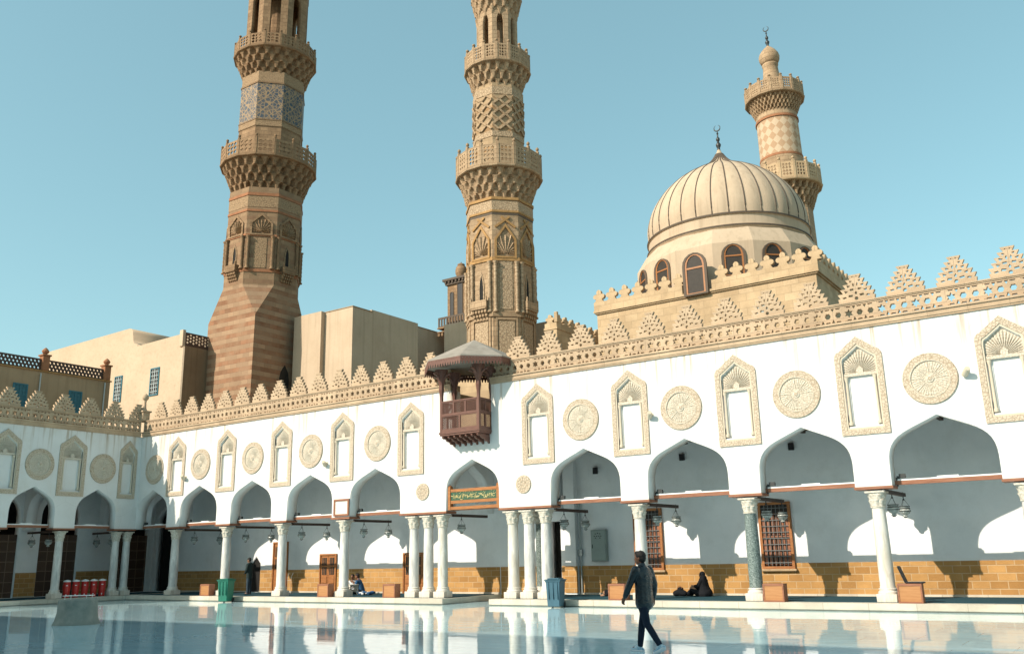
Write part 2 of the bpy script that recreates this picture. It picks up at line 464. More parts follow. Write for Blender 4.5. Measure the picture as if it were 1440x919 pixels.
def me_frame():
    bm = flat([keel(0, .71, 5.11, 7.5, 8.16), keel(0, .545, 5.28, 7.42, 7.93)], -.02, .045)
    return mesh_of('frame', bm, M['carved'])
def me_molding():
    bm = flat([keel(0, .542, 5.283, 7.42, 7.925), keel(0, .50, 5.33, 7.38, 7.86)], -.06, .022)
    return mesh_of('moulding', bm, M['beige'])
def me_panel():
    bm = bmesh.new()
    box(bm, -.5, .5, 5.33, 7.0, -.16, -.12)
    box(bm, -.5, -.355, 5.33, 6.93, -.118, -.085); box(bm, .355, .5, 5.33, 6.93, -.118, -.085)
    box(bm, -.5, .5, 5.31, 5.38, -.118, -.02)
    return mesh_of('panel', bm, M['plaster'])
def me_colonnette():
    bm = bmesh.new()
    pr = [(0, .07), (.08, .07), (.1, .05), (.14, .045), (1.34, .04), (1.38, .05), (1.42, .06), (1.5, .075)]
    lathe(bm, pr, 10)
    bmesh.ops.rotate(bm, verts=bm.verts, cent=(0, 0, 0), matrix=Matrix.Rotation(-pi / 2, 3, 'X'))
    return mesh_of('colonnette', bm, M['beige'], smooth=40)
def me_shell():
    bm = bmesh.new()
    c0 = (0, 7.03); outl = keel(0, .5, 6.95, 7.36, 7.86)
    NR, NT = 9, 168
    def R(th):
        d = (cos(th), sin(th)); best = 9
        for a, b in zip(outl, outl[1:] + outl[:1]):
            ex, ey = b[0] - a[0], b[1] - a[1]
            det = d[0] * -ey + d[1] * ex
            if abs(det) < 1e-9: continue
            ax, ay = a[0] - c0[0], a[1] - c0[1]
            t = (ax * -ey + ay * ex) / det; s = (d[0] * ay - d[1] * ax) / det
            if t > 0 and -1e-6 <= s <= 1 + 1e-6: best = min(best, t)
        return best
    rows = []
    for j in range(NR + 1):
        row = []
        for i in range(NT + 1):
            th = .001 + (pi - .002) * i / NT
            r = R(th) * (.16 + .84 * j / NR)
            k = abs(sin(21 * th))
            env = sin(pi * min(1, (j / NR) * 1.05)) ** .5 if j < NR else 0
            row.append(bm.verts.new((c0[0] + r * cos(th), c0[1] + r * sin(th), -.10 + .06 * (k ** .6) * max(env, 0) + .02 * (j == NR))))
        rows.append(row)
    for a, b in zip(rows, rows[1:]):
        for i in range(NT): bm.faces.new((a[i], b[i], b[i + 1], a[i + 1]))
    # little arched boss at the foot of the shell
    merge(bm, flat([keel(0, .1, 7.0, 7.13, 7.24)], -.11, -.045))
    box(bm, -.5, .5, 6.935, 7.03, -.118, -.03)
    return mesh_of('shell', bm, M['carved_fine'])
def niche(parent, c, rot, k=1.):
    def P(u, v, w):  # wall-local to parent space
        return Vector((u, -w, v)) if rot == WALL else Vector((w, u, v))
    o = inst(once('frame', me_frame), 'niche_frame', parent, P(c, 0, 0), rot, (k, 1, 1))
    inst(once('mould', me_molding), 'moulding', o, (0, 0, 0))
    inst(once('npanel', me_panel), 'niche_panel', o)
    inst(once('shell', me_shell), 'shell_hood', o)
    for s in (-1, 1): inst(once('colonn', me_colonnette), 'colonnette', o, (s * .425, 5.42, -.055))
    return o
def me_roundel():
    bm = bmesh.new(); N = 144
    prof = [(.0, .075), (.055, .075), (.075, .05), (.11, .05), (.13, .02), (.2, .035), (.34, .045), (.47, .04), (.52, .02), (.535, .06), (.56, .06), (.575, .05), (.72, .05), (.745, .055), (.765, .03), (.765, -.02)]
    rows = []
    for r, h in prof[1:]:
        row = []
        for i in range(N):
            a = 2 * pi * i / N; hh = h; rr = r
            if .13 < r < .53: hh = .4 * h + .65 * h * abs(sin(a * 20)) ** .7
            row.append(bm.verts.new((rr * cos(a), rr * sin(a), hh)))
        rows.append(row)
    bm.faces.new(rows[0])
    for ri, (a, b) in enumerate(zip(rows, rows[1:])):
        for i in range(N):
            f = bm.faces.new((a[i], b[i], b[(i + 1) % N], a[(i + 1) % N]))
            f.material_index = 1 if prof[ri + 1][0] < .55 else 0
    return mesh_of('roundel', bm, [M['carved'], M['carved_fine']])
def me_medallion():
    bm = bmesh.new(); N = 72
    prof = [(.05, .04), (.08, .02), (.14, .035), (.2, .02), (.24, .03), (.27, .045), (.33, .045), (.345, .02), (.345, -.02)]
    rows = []
    for r, h in prof:
        rows.append([bm.verts.new((r * cos(2 * pi * i / N), r * sin(2 * pi * i / N), h + (.02 * abs(sin(2 * pi * i / N * 6)) if .1 < r < .25 else 0))) for i in range(N)])
    bm.faces.new(rows[0])
    for a, b in zip(rows, rows[1:]):
        for i in range(N): bm.faces.new((a[i], b[i], b[(i + 1) % N], a[(i + 1) % N]))
    return mesh_of('medallion', bm, M['carved'])

def me_merlon():
    n = 6; h = .88 / n; tops = [1.13, 1.13, .95, .76, .57, .38]
    L = []
    for i, t in enumerate(tops):
        z0 = i * h
        b = t - (.165 if i else .06)
        L += [(-b / 2, z0 + .0), (-t / 2, z0 + h)]
    pts = [(x, z) for x, z in L]
    out = [(-.56, -.06)] + pts + [(-x, z) for x, z in reversed(pts)] + [(.56, -.06)]
    holes = []
    def poly(cx, cz, r, k, a0=0, sx=1., sz=1.):
        r *= 1.14
        holes.append([(cx + sx * r * cos(a0 + 2 * pi * i / k), cz + sz * r * sin(a0 + 2 * pi * i / k)) for i in range(k)])
    for s in (-1, 1):
        poly(s * .062, .812, .026, 3, -pi / 2)
        poly(s * .135, .67, .042, 3, -pi / 2 + s * .3, 1.2)
        poly(s * .215, .52, .052, 3, -pi / 2 + s * .3, 1.25)
        poly(s * .30, .345, .055, 3, -pi / 2 + s * .3, 1.2)
        poly(s * .12, .40, .07, 4, s * .7, 1, .6)
        poly(s * .36, .165, .055, 4, s * .4, 1.3, .6)
        poly(s * .17, .20, .075, 4, -s * .6, 1.1, .6)
        poly(s * .06, .55, .055, 4, s * .25, .55, 1.2)
    poly(0, .28, .05, 4, 0, .8, 1.2); poly(0, .10, .055, 6, 0)
    bm = flat([out] + holes, -.15, -.02)
    return mesh_of('merlon', bm, M['lime'])

def band_tile(bm, u0, per, z0=8.66, z1=9.2):
    zc = (z0 + z1) / 2
    loops = [[(0, z0), (per, z0), (per, z1), (0, z1)]]
    e = per / 3
    for i in range(3):
        cx = (i + .5) * e
        if i == 0:
            loops.append([(cx + (.150 if k % 2 == 0 else .078) * cos(pi / 6 + k * pi / 6), zc + (.155 if k % 2 == 0 else .078) * sin(pi / 6 + k * pi / 6)) for k in range(12)])
        else:
            loops.append([(cx + .098 * cos(k * pi / 3), zc + .105 * sin(k * pi / 3)) for k in range(6)])
    for i in range(3):
        x = i * e
        for s, zz in ((1, z1 - .035), (-1, z0 + .035)):
            if i == 0: loops.append([(x + .04, zz), (x + .07, zz), (x + .055, zz - s * .04)][::1])
            loops.append([(x + e / 2 - .085, zz + 0), (x + e / 2 + .085, zz), (x + e / 2 + .055, zz - s * .045), (x + e / 2 - .055, zz - s * .045)])
            if i: loops.append([(x - .058, zz), (x + .058, zz), (x, zz - s * .12)])
    b = flat(loops, -.16, -.0)
    for k in range(len(u0)):
        c = b.copy()
        merge(bm, c, Matrix.Translation((u0[k], 0, 0)))
    b.free()

def parapet(parent, rot, u0, u1, merl, gap=None):
    """cornice, pierced band, coping rail (one mesh each) and separate merlons"""
    def place(name, bm, m, **k):
        o = finish(name, bm, m, parent, 'y', **k); o.rotation_euler = rot; return o
    spans = [(u0, u1)] if not gap else [(u0, gap[0]), (gap[1], u1)]
    bm = bmesh.new()
    for a, b in spans:
        box(bm, a, b, 8.40, 8.46, -.6, .05); box(bm, a, b, 8.46, 8.60, -.59, .075); box(bm, a, b, 8.60, 8.66, -.6, .12)
    place('cornice', bm, M['lime'])
    per = .97
    for a, b in spans:
        bm = bmesh.new()
        n = max(1, round((b - a) / per)); pp = (b - a) / n
        band_tile(bm, [a + i * pp for i in range(n)], pp)
        place('pierced_band', bm, M['lime'])
    bm = bmesh.new()
    for a, b in spans:
        box(bm, a, b, 9.202, 9.245, -.2, .02); box(bm, a, b, 9.245, 9.285, -.2, .045)
    place('coping', bm, M['lime'])
    for u in merl:
        o = inst(once('merlon', me_merlon), 'merlon', parent, None, rot)
        o.location = Vector((u, 0, 9.285)) if rot == WALL else Vector((0, u, 9.285))
        o.rotation_euler = rot
        o.rotation_euler[2] += random.uniform(-.01, .01)

# ---- columns
def capital_bm(z0, z1, r0, r1):
    bm = bmesh.new(); N = 48; rows = []; J = 16
    for j in range(J + 1):
        v = j / J; row = []
        for i in range(N):
            a = 2 * pi * i / N
            tier = 0 if v < .5 else 1; tv = (v - .5 * tier) * 2
            leaf = abs(cos(4 * a + (pi / 2 if tier else 0))) ** .7
            r = r0 + (r1 - r0) * .55 * v ** 1.6 + leaf * (.018 + .05 * tv ** 2) * (1 if v < .97 else 0)
            q = max(0, (v - .72) / .28)
            sq = 1 / max(abs(cos(a)), abs(sin(a)))
            r = r * (1 - q) + q * (r1 * .80) * (1 + .75 * (min(sq, 1.38) - 1))
            row.append(bm.verts.new((r * cos(a), r * sin(a), z0 + (z1 - z0) * v * .86)))
        rows.append(row)
    for a, b in zip(rows, rows[1:]):
        for i in range(N): bm.faces.new((a[i], a[(i + 1) % N], b[(i + 1) % N], b[i]))
    bm.faces.new(rows[0][::-1]); bm.faces.new(rows[-1])
    h = z0 + (z1 - z0) * .862
    box(bm, -r1 * .93, r1 * .93, -r1 * .93, r1 * .93, h, z1 - .002, bev=.012)
    lathe(bm, [(z0 - .05, r0 + .0), (z0 - .045, r0 + .022), (z0 - .01, r0 + .025), (z0, r0)], 24)
    return bm
def me_shaft():
    bm = bmesh.new()
    pr = [(.62, .222), (.66, .222), (.69, .212), (1.2, .213), (1.9, .209), (2.5, .198), (2.93, .187), (2.97, .187)]
    lathe(bm, pr, 28)
    return bm
def column(parent, x, y, mt='colm', name='column', r=1., top=3.42):
    o = inst(once('shaft' + mt, lambda: mesh_of('column', me_shaft(), M[mt], 'z', 35)), name, parent, (x, y, 0), (0, 0, random.uniform(0, 6.28)), (r, r, 1))
    inst(once('capital', lambda: mesh_of('capital', capital_bm(2.98, 3.42, .195, .31), M['cap'], 'z', 50)), 'capital', o, None, (0, 0, -o.rotation_euler[2]))
    def base():
        bm = bmesh.new()
        box(bm, -.285, .285, -.285, .285, .226, .46, bev=.012)
        lathe(bm, [(.45, .28), (.48, .29), (.52, .28), (.54, .25), (.57, .245), (.59, .262), (.615, .255), (.625, .225)], 24)
        return mesh_of('base', bm, M['colwarm'], 'z', 40)
    inst(once('base', base), 'base', o, None, (0, 0, -o.rotation_euler[2]), (1 / r * max(r, .9), 1 / r * max(r, .9), 1))
    return o

def me_tiebeam(): 
    bm = bmesh.new(); box(bm, -1, 1, -.07, .07, 0, .105)
    return mesh_of('beam', bm, M['wood'], 'z')

def arcade_parts(P, rot, arches, u0, u1):
    """impost timbers, tie beams, light strips for one arcade"""
    def V(u, w, z): return (u, -w, z) if rot == WALL else (w, u, z)
    edges = []
    prev = u0
    for c, w in arches:
        edges.append((prev, c - w)); prev = c + w
    edges.append((prev, u1))
    for a, b in edges:
        if b - a < .2: continue
        bm = bmesh.new()
        if rot == WALL:
            box(bm, a - .03, b + .03, -.035, .635, 3.47, 3.548)
        else: box(bm, -.635, .035, a - .03, b + .03, 3.47, 3.548)
        finish('impost_timber', bm, M['wood'], P)
    for c, w in arches:
        o = bmesh.new(); L = w
        if rot == WALL: box(o, c - w + .003, c + w - .003, .42, .56, 3.58, 3.70)
        else: box(o, -.56, -.42, c - w + .003, c + w - .003, 3.58, 3.70)
        t = finish('tie_beam', o, M['wood'], P)
        o = bmesh.new()
        if rot == WALL:
            box(o, c - w + .04, c + w - .02, .425, .515, 3.702, 3.74); box(o, c - .28, c + .3, .43, .5, 3.742, 3.78)
        else:
            box(o, -.515, -.425, c - w + .02, c + w - .04, 3.702, 3.74); box(o, -.5, -.43, c - .28, c + .3, 3.742, 3.78)
        finish('light_fitting', o, M['white'], t)

# ------------------------------------------------------------------ setting: ground, court, platforms
def structure(name, bm, m, uv='z'):
    return tag(finish(name, bm, m, None, uv), kind='structure')
bm = bmesh.new(); box(bm, -900, 900, -900, 900, -.6, -.3)
structure('ground', bm, M['ground'])
bm = bmesh.new(); box(bm, -.4, 62, -33, 3.6, -.28, 0)
structure('courtyard_floor', bm, M['marble'])
# raised portico floors, with the gap on the entrance axis
bm = bmesh.new()
box(bm, .37, 21.25, -.45, 3.5, .003, .215); box(bm, 23.52, 62, -.45, 3.5, .003, .215)
box(bm, -3.5, .37, -33, 3.5, .003, .213)
structure('portico_pavement', bm, M['kerb'])
bm = bmesh.new()
box(bm, .40, 21.28, -.50, .0, .03, .225, bev=.012); box(bm, 23.49, 62, -.50, .0, .03, .225, bev=.012)
box(bm, .0, .42, -33, -.5, .03, .223, bev=.012)
structure('kerb', bm, M['kerb'])

# ------------------------------------------------------------------ long arcade (facing the camera)
A = thing('arcade_building', 'long white arcaded courtyard wing with carved niches, roundels and pierced stone parapet', 'arcade building')
notch = (21.37, 23.38, 6.48)
bm = flat([wall_outline(-.01, 50, ARCH1, 8.4, notch)] + [niche_hole(c) for c in NICHE1], -.6, 0)
o = finish('facade_wall', bm, M['plaster'], A, 'y'); o.rotation_euler = WALL
for c in NICHE1: niche(A, c, WALL)
for c in ROUND1: inst(once('roundel', me_roundel), 'roundel', A, (c, 0, 6.58), WALL)
for c in (19.86, 24.84): inst(once('medallion', me_medallion), 'medallion', A, (c, 0, 4.38), WALL)
parapet(A, WALL, 0.05, 49, [0.1 + 0 * .1] * 0 + [1.37 + 1.345 * k for k in range(15)] + [24.69 + 1.437 * k for k in range(16)], (21.37, 23.38))
arcade_parts(A, WALL, ARCH1, -.01, 50)
COLX = [3.15, 7.2, 11.18, 15.17, 19.15, 19.92, 20.66, 24.1, 24.84, 25.6, 29.49, 33.48, 37.46, 41.44, 45.42]
for x in COLX:
    column(A, x, .3, 'granite' if abs(x - 33.48) < .1 else ('colwarm' if x in (20.66, 24.1, 37.46) else 'colm'), r=1. if x > 21 or x < 19 else .96)
column(A, 24.78, 1.15, 'granite', r=.85)
# back wall, dado, ceiling, roof
bm = flat([[(-3.5, .2), (21.2, .2), (21.2, .003), (23.55, .003), (23.55, .2), (52, .2), (52, 5.84), (-3.5, 5.84)],
           [(-3.3, .24), (-1.45, .24), (-1.45, 4.3), (-2.37, 5.2), (-3.3, 4.3)],
           [(23.72, .24), (24.25, .24), (24.25, 3.1), (23.72, 3.1)],
           keel(5.57, .37, .24, 1.55, 2.03, 5)], -.45, 0)
o = finish('back_wall', bm, M['inner'], A, 'y'); o.rotation_euler = WALL; o.location = (0, 3.5, 0)
bm = bmesh.new()
for a, b in ((-1.42, 5.18), (5.96, 6.9), (8.05, 10.33), (11.53, 15.75), (17.01, 21.18), (21.24, 23.52), (24.28, 52)):
    zb = .003 if a == 21.24 else .3
    segs = [(a, b)]
    for s0, s1 in segs: box(bm, s0, s1, 3.47, 3.497, zb, 1.32)
box(bm, 24.58, 25.12, 3.20, 3.3, .30, 1.318)
finish('dado', bm, M['ochre'], A)
bm = bmesh.new()
for a, b in ((-1.42, 5.18), (5.96, 6.9), (8.05, 10.33), (11.53, 15.75), (17.01, 21.18), (24.28, 52)): box(bm, a, b, 3.43, 3.494, .218, .298)
finish('skirting', bm, M['kerb'], A)
bm = bmesh.new(); box(bm, 24.6, 25.1, 3.23, 3.5, .22, 5.74)
finish('pilaster', bm, M['inner'], A)
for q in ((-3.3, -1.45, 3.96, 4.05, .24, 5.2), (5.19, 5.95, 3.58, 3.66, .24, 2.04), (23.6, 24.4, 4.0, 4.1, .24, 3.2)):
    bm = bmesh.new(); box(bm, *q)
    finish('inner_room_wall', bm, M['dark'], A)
bm = bmesh.new()
for a, b in ((-3.5, 21.3), (23.45, 52)):
    box(bm, a, b, .0 + .605, 3.9, 5.85, 5.95)
    box(bm, a, b, .605, 3.9, 8.1, 8.35)
box(bm, 21.3, 23.45, .605, 3.9, 5.85, 5.95)
finish('roof_slab', bm, M['tan'], A)
bm = bmesh.new()
for a, b in ((-3.45, 21.28), (23.47, 51)):
    n = int((b - a) / .5)
    for i in range(n): box(bm, a + i * .5, a + i * .5 + .12, .61, 3.49, 5.75, 5.848)
finish('ceiling_joists', bm, M['wooddark'], A)
bm = bmesh.new()
for a, b in ((0, 21.37), (23.38, 50)): box(bm, a, b, 3.6, 3.9, 8.36, 9.0)
finish('roof_upstand', bm, M['tan'], A)
# transverse arches over the entrance bay and in the corner
for x0, x1 in ((20.35, 20.9), (23.86, 24.41), (-.6, -.02)):
    pr = [(.605, 3.55)] + [(2.05 + (y - 2.05) * 1, z) for y, z in arch(2.05, 1.12, 3.55)] + [(3.495, 3.55), (3.495, 5.74), (.605, 5.74)]
    bm = flat([pr], x0, x1)
    o = finish('transverse_arch', bm, M['inner'], A, 'y'); o.rotation_euler = WALLX
for yy in ((.01, .6),):
    pr = [(-3.48, 3.55)] + arch(-1.95, 1.1, 3.55) + [(-.605, 3.55), (-.605, 5.74), (-3.48, 5.74)]
    bm = flat([pr], -.59, -.01)
    o = finish('transverse_arch', bm, M['inner'], A, 'y'); o.rotation_euler = WALL
# inward bracket timbers that carry the lanterns
for x in (3.15, 7.2, 11.18, 15.17, 20.66, 25.6, 29.49, 33.48, 37.46, 41.44):
    bm = bmesh.new(); box(bm, x + .16, x + .28, .64, 3.0, 3.355, 3.465)
    finish('bracket_timber', bm, M['wooddark'], A)
# corner pedestal with ball finial
bm = bmesh.new()
box(bm, -.2, .22, -.22, .2, 9.29, 9.75, bev=.015); box(bm, -.26, .28, -.28, .26, 9.75, 9.83)
lathe(bm, [(9.83, .17), (9.9, .12), (10.0, .08), (10.3, .06), (10.42, .08), (10.46, .13), (10.52, .165), (10.6, .175), (10.68, .15), (10.75, .08), (10.8, .02)], 16, .01, -.01)
finish('corner_finial', bm, M['lime'], A, smooth=40)

# doors and windows of the back wall
def panelled_door(x0, x1, z1, y=3.5, z0=.225):
    bm = bmesh.new()
    fw = .07
    box(bm, x0, x0 + fw, y - .09, y + .05, z0, z1); box(bm, x1 - fw, x1, y - .09, y + .05, z0, z1); box(bm, x0 + fw, x1 - fw, y - .09, y + .05, z1 - fw, z1)
    d = finish('door', bm, M['woodor'], A)
    xm = (x0 + x1) / 2
    for a, b in ((x0 + fw, xm - .01), (xm + .01, x1 - fw)):
        bm = bmesh.new()
        box(bm, a, b, y - .045, y - .01, z0 + .02, z1 - fw - .005)
        w = b - a
        h = z1 - z0
        for q0, q1 in ((.04, .2), (.24, .42)):
            box(bm, a + .07, b - .07, y - .07, y - .046, z0 + h * q0, z0 + h * q1, bev=.008)
        # glazed upper lights with turned bars
        for q0, q1 in ((.46, .66), (.70, .90)):
            box(bm, a + .09, b - .09, y - .052, y - .0455, z0 + h * q0, z0 + h * q1, mi=1)
            for k in range(5):
                zz = z0 + h * (q0 + (q1 - q0) * (k + .5) / 5)
                box(bm, a + .09, b - .09, y - .066, y - .053, zz - .008, zz + .008, mi=2)
            for k in range(1, 3):
                xx = a + .09 + (w - .18) * k / 3
                box(bm, xx - .01, xx + .01, y - .068, y - .0535, z0 + h * q0, z0 + h * q1)
        leaf = finish('door_leaf', bm, [M['woodor'], M['glassd'], M['bronze']], d)
    bm = bmesh.new(); tube(bm, [(xm + .05, y - .09, z0 + 1.0), (xm + .05, y - .09, z0 + 1.12)], .012, 6)
    finish('handle', bm, M['bronze'], d)
panelled_door(10.36, 11.5, 2.05); panelled_door(15.78, 16.98, 2.0)
panelled_door(6.93, 8.02, 2.7)
def grille_window(x0, x1, z0, z1, y=3.5):
    bm = bmesh.new(); f = .09
    box(bm, x0, x0 + f, y - .12, y + .05, z0, z1); box(bm, x1 - f, x1, y - .12, y + .05, z0, z1)
    box(bm, x0 + f, x1 - f, y - .12, y + .05, z1 - f, z1); box(bm, x0 + f, x1 - f, y - .12, y + .05, z0, z0 + f)
    w = finish('window', bm, M['woodor'], A)
    bm = bmesh.new(); box(bm, x0 + f, x1 - f, y - .03, y - .01, z0 + f, z1 - f)
    finish('pane', bm, M['glassd'], w)
    bm = bmesh.new(); n = 6
    for i in range(n):
        xx = x0 + f + (x1 - x0 - 2 * f) * (i + .5) / n
        for q0, q1 in ((.06, .46), (.5, .80)):
            box(bm, xx - .055, xx + .055, y - .062, y - .032, z0 + (z1 - z0) * q0, z0 + (z1 - z0) * q1, bev=.006)
    for q in (.48, .82): box(bm, x0 + f, x1 - f, y - .075, y - .031, z0 + (z1 - z0) * q - .025, z0 + (z1 - z0) * q + .025)
    finish('louvre_slats', bm, M['wood'], w)
    bm = bmesh.new()
    for i in range(1, 7):
        xx = x0 + f + (x1 - x0 - 2 * f) * i / 7
        tube(bm, [(xx, y - .1, z0 + f), (xx, y - .1, z1 - f)], .011, 6)
    for i in range(1, 11):
        zz = z0 + (z1 - z0) * i / 11
        box(bm, x0 + f, x1 - f, y - .116, y - .088, zz - .011, zz + .011)
    finish('iron_bars', bm, M['ironb'], w)
    bm = bmesh.new(); box(bm, x0 - .05, x1 + .05, y - .16, y - .0305, z0 - .07, z0 - .003)
    finish('sill', bm, M['hall'], w)
grille_window(32.63, 33.79, 1.13, 3.42); grille_window(27.63, 28.83, 1.13, 3.42)
bm = bmesh.new()
tube(bm, [(25.22, 3.42, .23), (25.22, 3.42, 3.75), (24.6, 3.15, 3.78), (24.0, 3.15, 3.78)], .035, 8)
box(bm, 25.12, 25.3, 3.36, 3.45, 1.7, 1.95)
finish('drain_pipe', bm, M['steel'], A)

# ---- balcony
def lattice(u0, u1, v0, v1, step=.07, bw=.014, angle=True, frame=.035, th=.03):
    """framed screen of crossed bars, wall-local, centred on w=0"""
    bm = bmesh.new()
    box(bm, u0, u1, v0, v0 + frame, -th, th); box(bm, u0, u1, v1 - frame, v1, -th, th)
    box(bm, u0, u0 + frame, v0 + frame, v1 - frame, -th, th); box(bm, u1 - frame, u1, v0 + frame, v1 - frame, -th, th)
    a0, a1, b0, b1 = u0 + frame, u1 - frame, v0 + frame, v1 - frame
    W, H = a1 - a0, b1 - b0
    def bar(p, q, off):
        d = (q[0] - p[0], q[1] - p[1]); l = math.hypot(*d)
        if l < .02: return
        nx, ny = -d[1] / l * bw / 2, d[0] / l * bw / 2
        vs = []
        for zz in (off - .006, off + .006):
            vs.append([bm.verts.new((x, y, zz)) for x, y in ((p[0] + nx, p[1] + ny), (q[0] + nx, q[1] + ny), (q[0] - nx, q[1] - ny), (p[0] - nx, p[1] - ny))])
        bm.faces.new(vs[0][::-1]); bm.faces.new(vs[1])
        for i in range(4): bm.faces.new((vs[0][i], vs[0][(i + 1) % 4], vs[1][(i + 1) % 4], vs[1][i]))
    k = -H
    while k < W:
        x0, y0 = (a0 + k, b0) if k >= 0 else (a0, b0 - k)
        t = min(a1 - x0, b1 - y0); bar((x0, y0), (x0 + t, y0 + t), .007)
        x0, y0 = (a0 + k, b1) if k >= 0 else (a0, b1 + k)
        t = min(a1 - x0, y0 - b0); bar((x0, y0), (x0 + t, y0 - t), -.007)
        k += step
    return bm
bx0, bx1, by = 21.41, 23.37, -.80
bm = bmesh.new()
box(bm, bx0 - .03, bx1 + .03, by - .03, .0 + .3, 6.50, 6.57); box(bm, bx0, bx1, by, .25, 6.43, 6.499)
B = finish('balcony', bm, M['woodbal'], A)
def bal_post(x, y, z0=6.57, z1=9.12, r=.055):
    bm = bmesh.new(); box(bm, x - r, x + r, y - r, y + r, z0, z1, bev=.01)
    for dx, dy in ((1, 0), (-1, 0), (0, 1), (0, -1)):
        # curved knee brackets under the eave
        pts = []
        for t in range(7):
            a = t / 6 * pi / 2
            pts.append((x + dx * (.42 * (1 - cos(a)) + .04), y + dy * (.42 * (1 - cos(a)) + .04), 8.42 + .5 * sin(a)))
        tube(bm, pts, [.045, .055, .05, .045, .04, .04, .04], 6)
    # flared carved head of the post
    lathe(bm, [(7.9, .06), (8.1, .08), (8.3, .11), (8.5, .10), (8.75, .17), (8.95, .24), (9.11, .27)], 8, x, y)
    finish('balcony_post', bm, M['woodbal'], B)
for x, y in ((bx0 + .05, by + .05), (bx1 - .05, by + .05), (bx0 + .05, .1), (bx1 - .05, .1)): bal_post(x, y)
def scr(u0, u1, v0, v1, face, **k):
    bm = lattice(u0, u1, v0, v1, **k)
    o = finish('lattice_screen', bm, M['woodbal'], B, 'y')
    if face == 'f': o.rotation_euler = WALL; o.location = (0, by + .04, 0)
    elif face == 'r': o.rotation_euler = WALLX; o.location = (bx1 - .04, 0, 0)
    else: o.rotation_euler = WALLX; o.location = (bx0 + .04, 0, 0)
xm = (bx0 + bx1) / 2
scr(bx0 + .1, xm, 6.66, 7.22, 'f'); scr(xm + .002, bx1 - .1, 6.66, 7.22, 'f')
w3 = (bx1 - bx0 - .2) / 3
for i in range(3): scr(bx0 + .1 + i * w3, bx0 + .1 + (i + 1) * w3 - .003, 7.27, 7.76, 'f', step=.055 if i != 1 else .07, bw=.014)
for f in 'rl':
    scr(by + .1, -.36, 6.66, 7.22, f); scr(-.355, .04, 6.66, 7.22, f)
    scr(by + .1, -.36, 7.27, 7.76, f, step=.055); scr(-.355, .04, 7.27, 7.76, f)
bm = bmesh.new()
box(bm, bx0 + .09, bx1 - .09, by + .0, by + .08, 7.225, 7.268); box(bm, bx0 + .09, bx1 - .09, by - .01, by + .09, 7.763, 7.81); box(bm, bx0 + .09, bx1 - .09, by, by + .08, 6.572, 6.655)
for x in (bx0, bx1 - .08):
    box(bm, x, x + .08, by + .1, .05, 7.225, 7.268); box(bm, x, x + .08, by + .1, .05, 7.763, 7.81); box(bm, x, x + .08, by + .1, .05, 6.572, 6.655)
finish('balcony_rail', bm, M['woodbal'], B)
for i in range(7):   # scrolled brackets under the floor
    x = bx0 + .12 + i * (bx1 - bx0 - .24) / 6
    pr = [(0, 6.42), (.76, 6.42), (.76, 6.34), (.66, 6.31), (.56, 6.33), (.5, 6.26), (.38, 6.22), (.32, 6.25), (.26, 6.16), (.15, 6.13), (.1, 6.17), (0, 6.06)]
    bm = flat([[(-a, b) for a, b in pr]], x - .045, x + .045)
    o = finish('bracket', bm, M['woodbal'], B, 'y'); o.rotation_euler = WALLX
# octagonal canopy
oc = Vector((22.4, .22, 0)); ap = 1.97
def octv(r, z): return [(oc.x + r / cos(pi / 8) * cos(pi / 8 + k * pi / 4), oc.y + r / cos(pi / 8) * sin(pi / 8 + k * pi / 4), z) for k in range(8)]
bm = bmesh.new()
e = [bm.verts.new(v) for v in octv(ap, 9.36)]; e2 = [bm.verts.new(v) for v in octv(ap, 9.31)]; m1 = [bm.verts.new(v) for v in octv(ap * .5, 9.90)]
top = bm.verts.new((oc.x, oc.y, 10.42))
for i in range(8):
    j = (i + 1) % 8
    bm.faces.new((e[i], e[j], m1[j], m1[i])); bm.faces.new((m1[i], m1[j], top)); bm.faces.new((e2[i], e2[j], e[j], e[i]))
bm.faces.new(e2[::-1])
cr = finish('canopy_roof', bm, M['lead'], B)
bm = bmesh.new()
V8 = octv(ap - .015, 9.33)
for i in range(8):
    p = Vector(V8[i]); q = Vector(V8[(i + 1) % 8]); L_ = (q - p).length; d = (q - p) / L_
    n = 13
    lp = [(0, .0), (L_, 0), (L_, -.20)]
    for k in range(n - 1, -1, -1):
        a = L_ * k / n; b = L_ * (k + 1) / n; s = (b - a)
        lp += [(b - s * .12, -.20), (b - s * .3, -.30), (a + s * .5, -.33), (a + s * .3, -.30), (a + s * .12, -.20)]
    lp += [(0, -.20)]
    loops = [lp] + [[(L_ * (k + .5) / n + .018 * cos(t * pi / 3), -.075 + .02 * sin(t * pi / 3)) for t in range(6)] for k in range(n)]
    b = flat(loops, -.012, .012)
    ang = math.atan2(d.y, d.x)
    merge(bm, b, Matrix.Translation(p) @ Matrix.Rotation(ang, 4, 'Z') @ Matrix.Rotation(pi / 2, 4, 'X'))
finish('canopy_fringe', bm, M['woodbal'], B, 'y')

# ------------------------------------------------------------------ side arcade
A2 = thing('arcade_building', 'shaded side wing of the white arcade, behind the five red coolers', 'arcade building')
bm = flat([wall_outline(-14, .6, ARCH2[::-1], 8.4)] + [niche_hole(c, k) for c, k in NICHE2], -.6, 0)
o = finish('facade_wall', bm, M['plaster'], A2, 'y'); o.rotation_euler = WALLX
for c, k in NICHE2: niche(A2, c, WALLX, k)
for c in ROUND2: inst(CACHE['roundel'], 'roundel', A2, (0, c, 6.58), WALLX, (.94, .99, 1))
parapet(A2, WALLX, -14, -.13, [-.32 - 1.375 * k for k in range(10)])
arcade_parts(A2, WALLX, ARCH2[::-1], -14, .0)
for y in (-.24, -.86, -3.88, -7.17, -10.44): column(A2, -.3, y, r=.92)
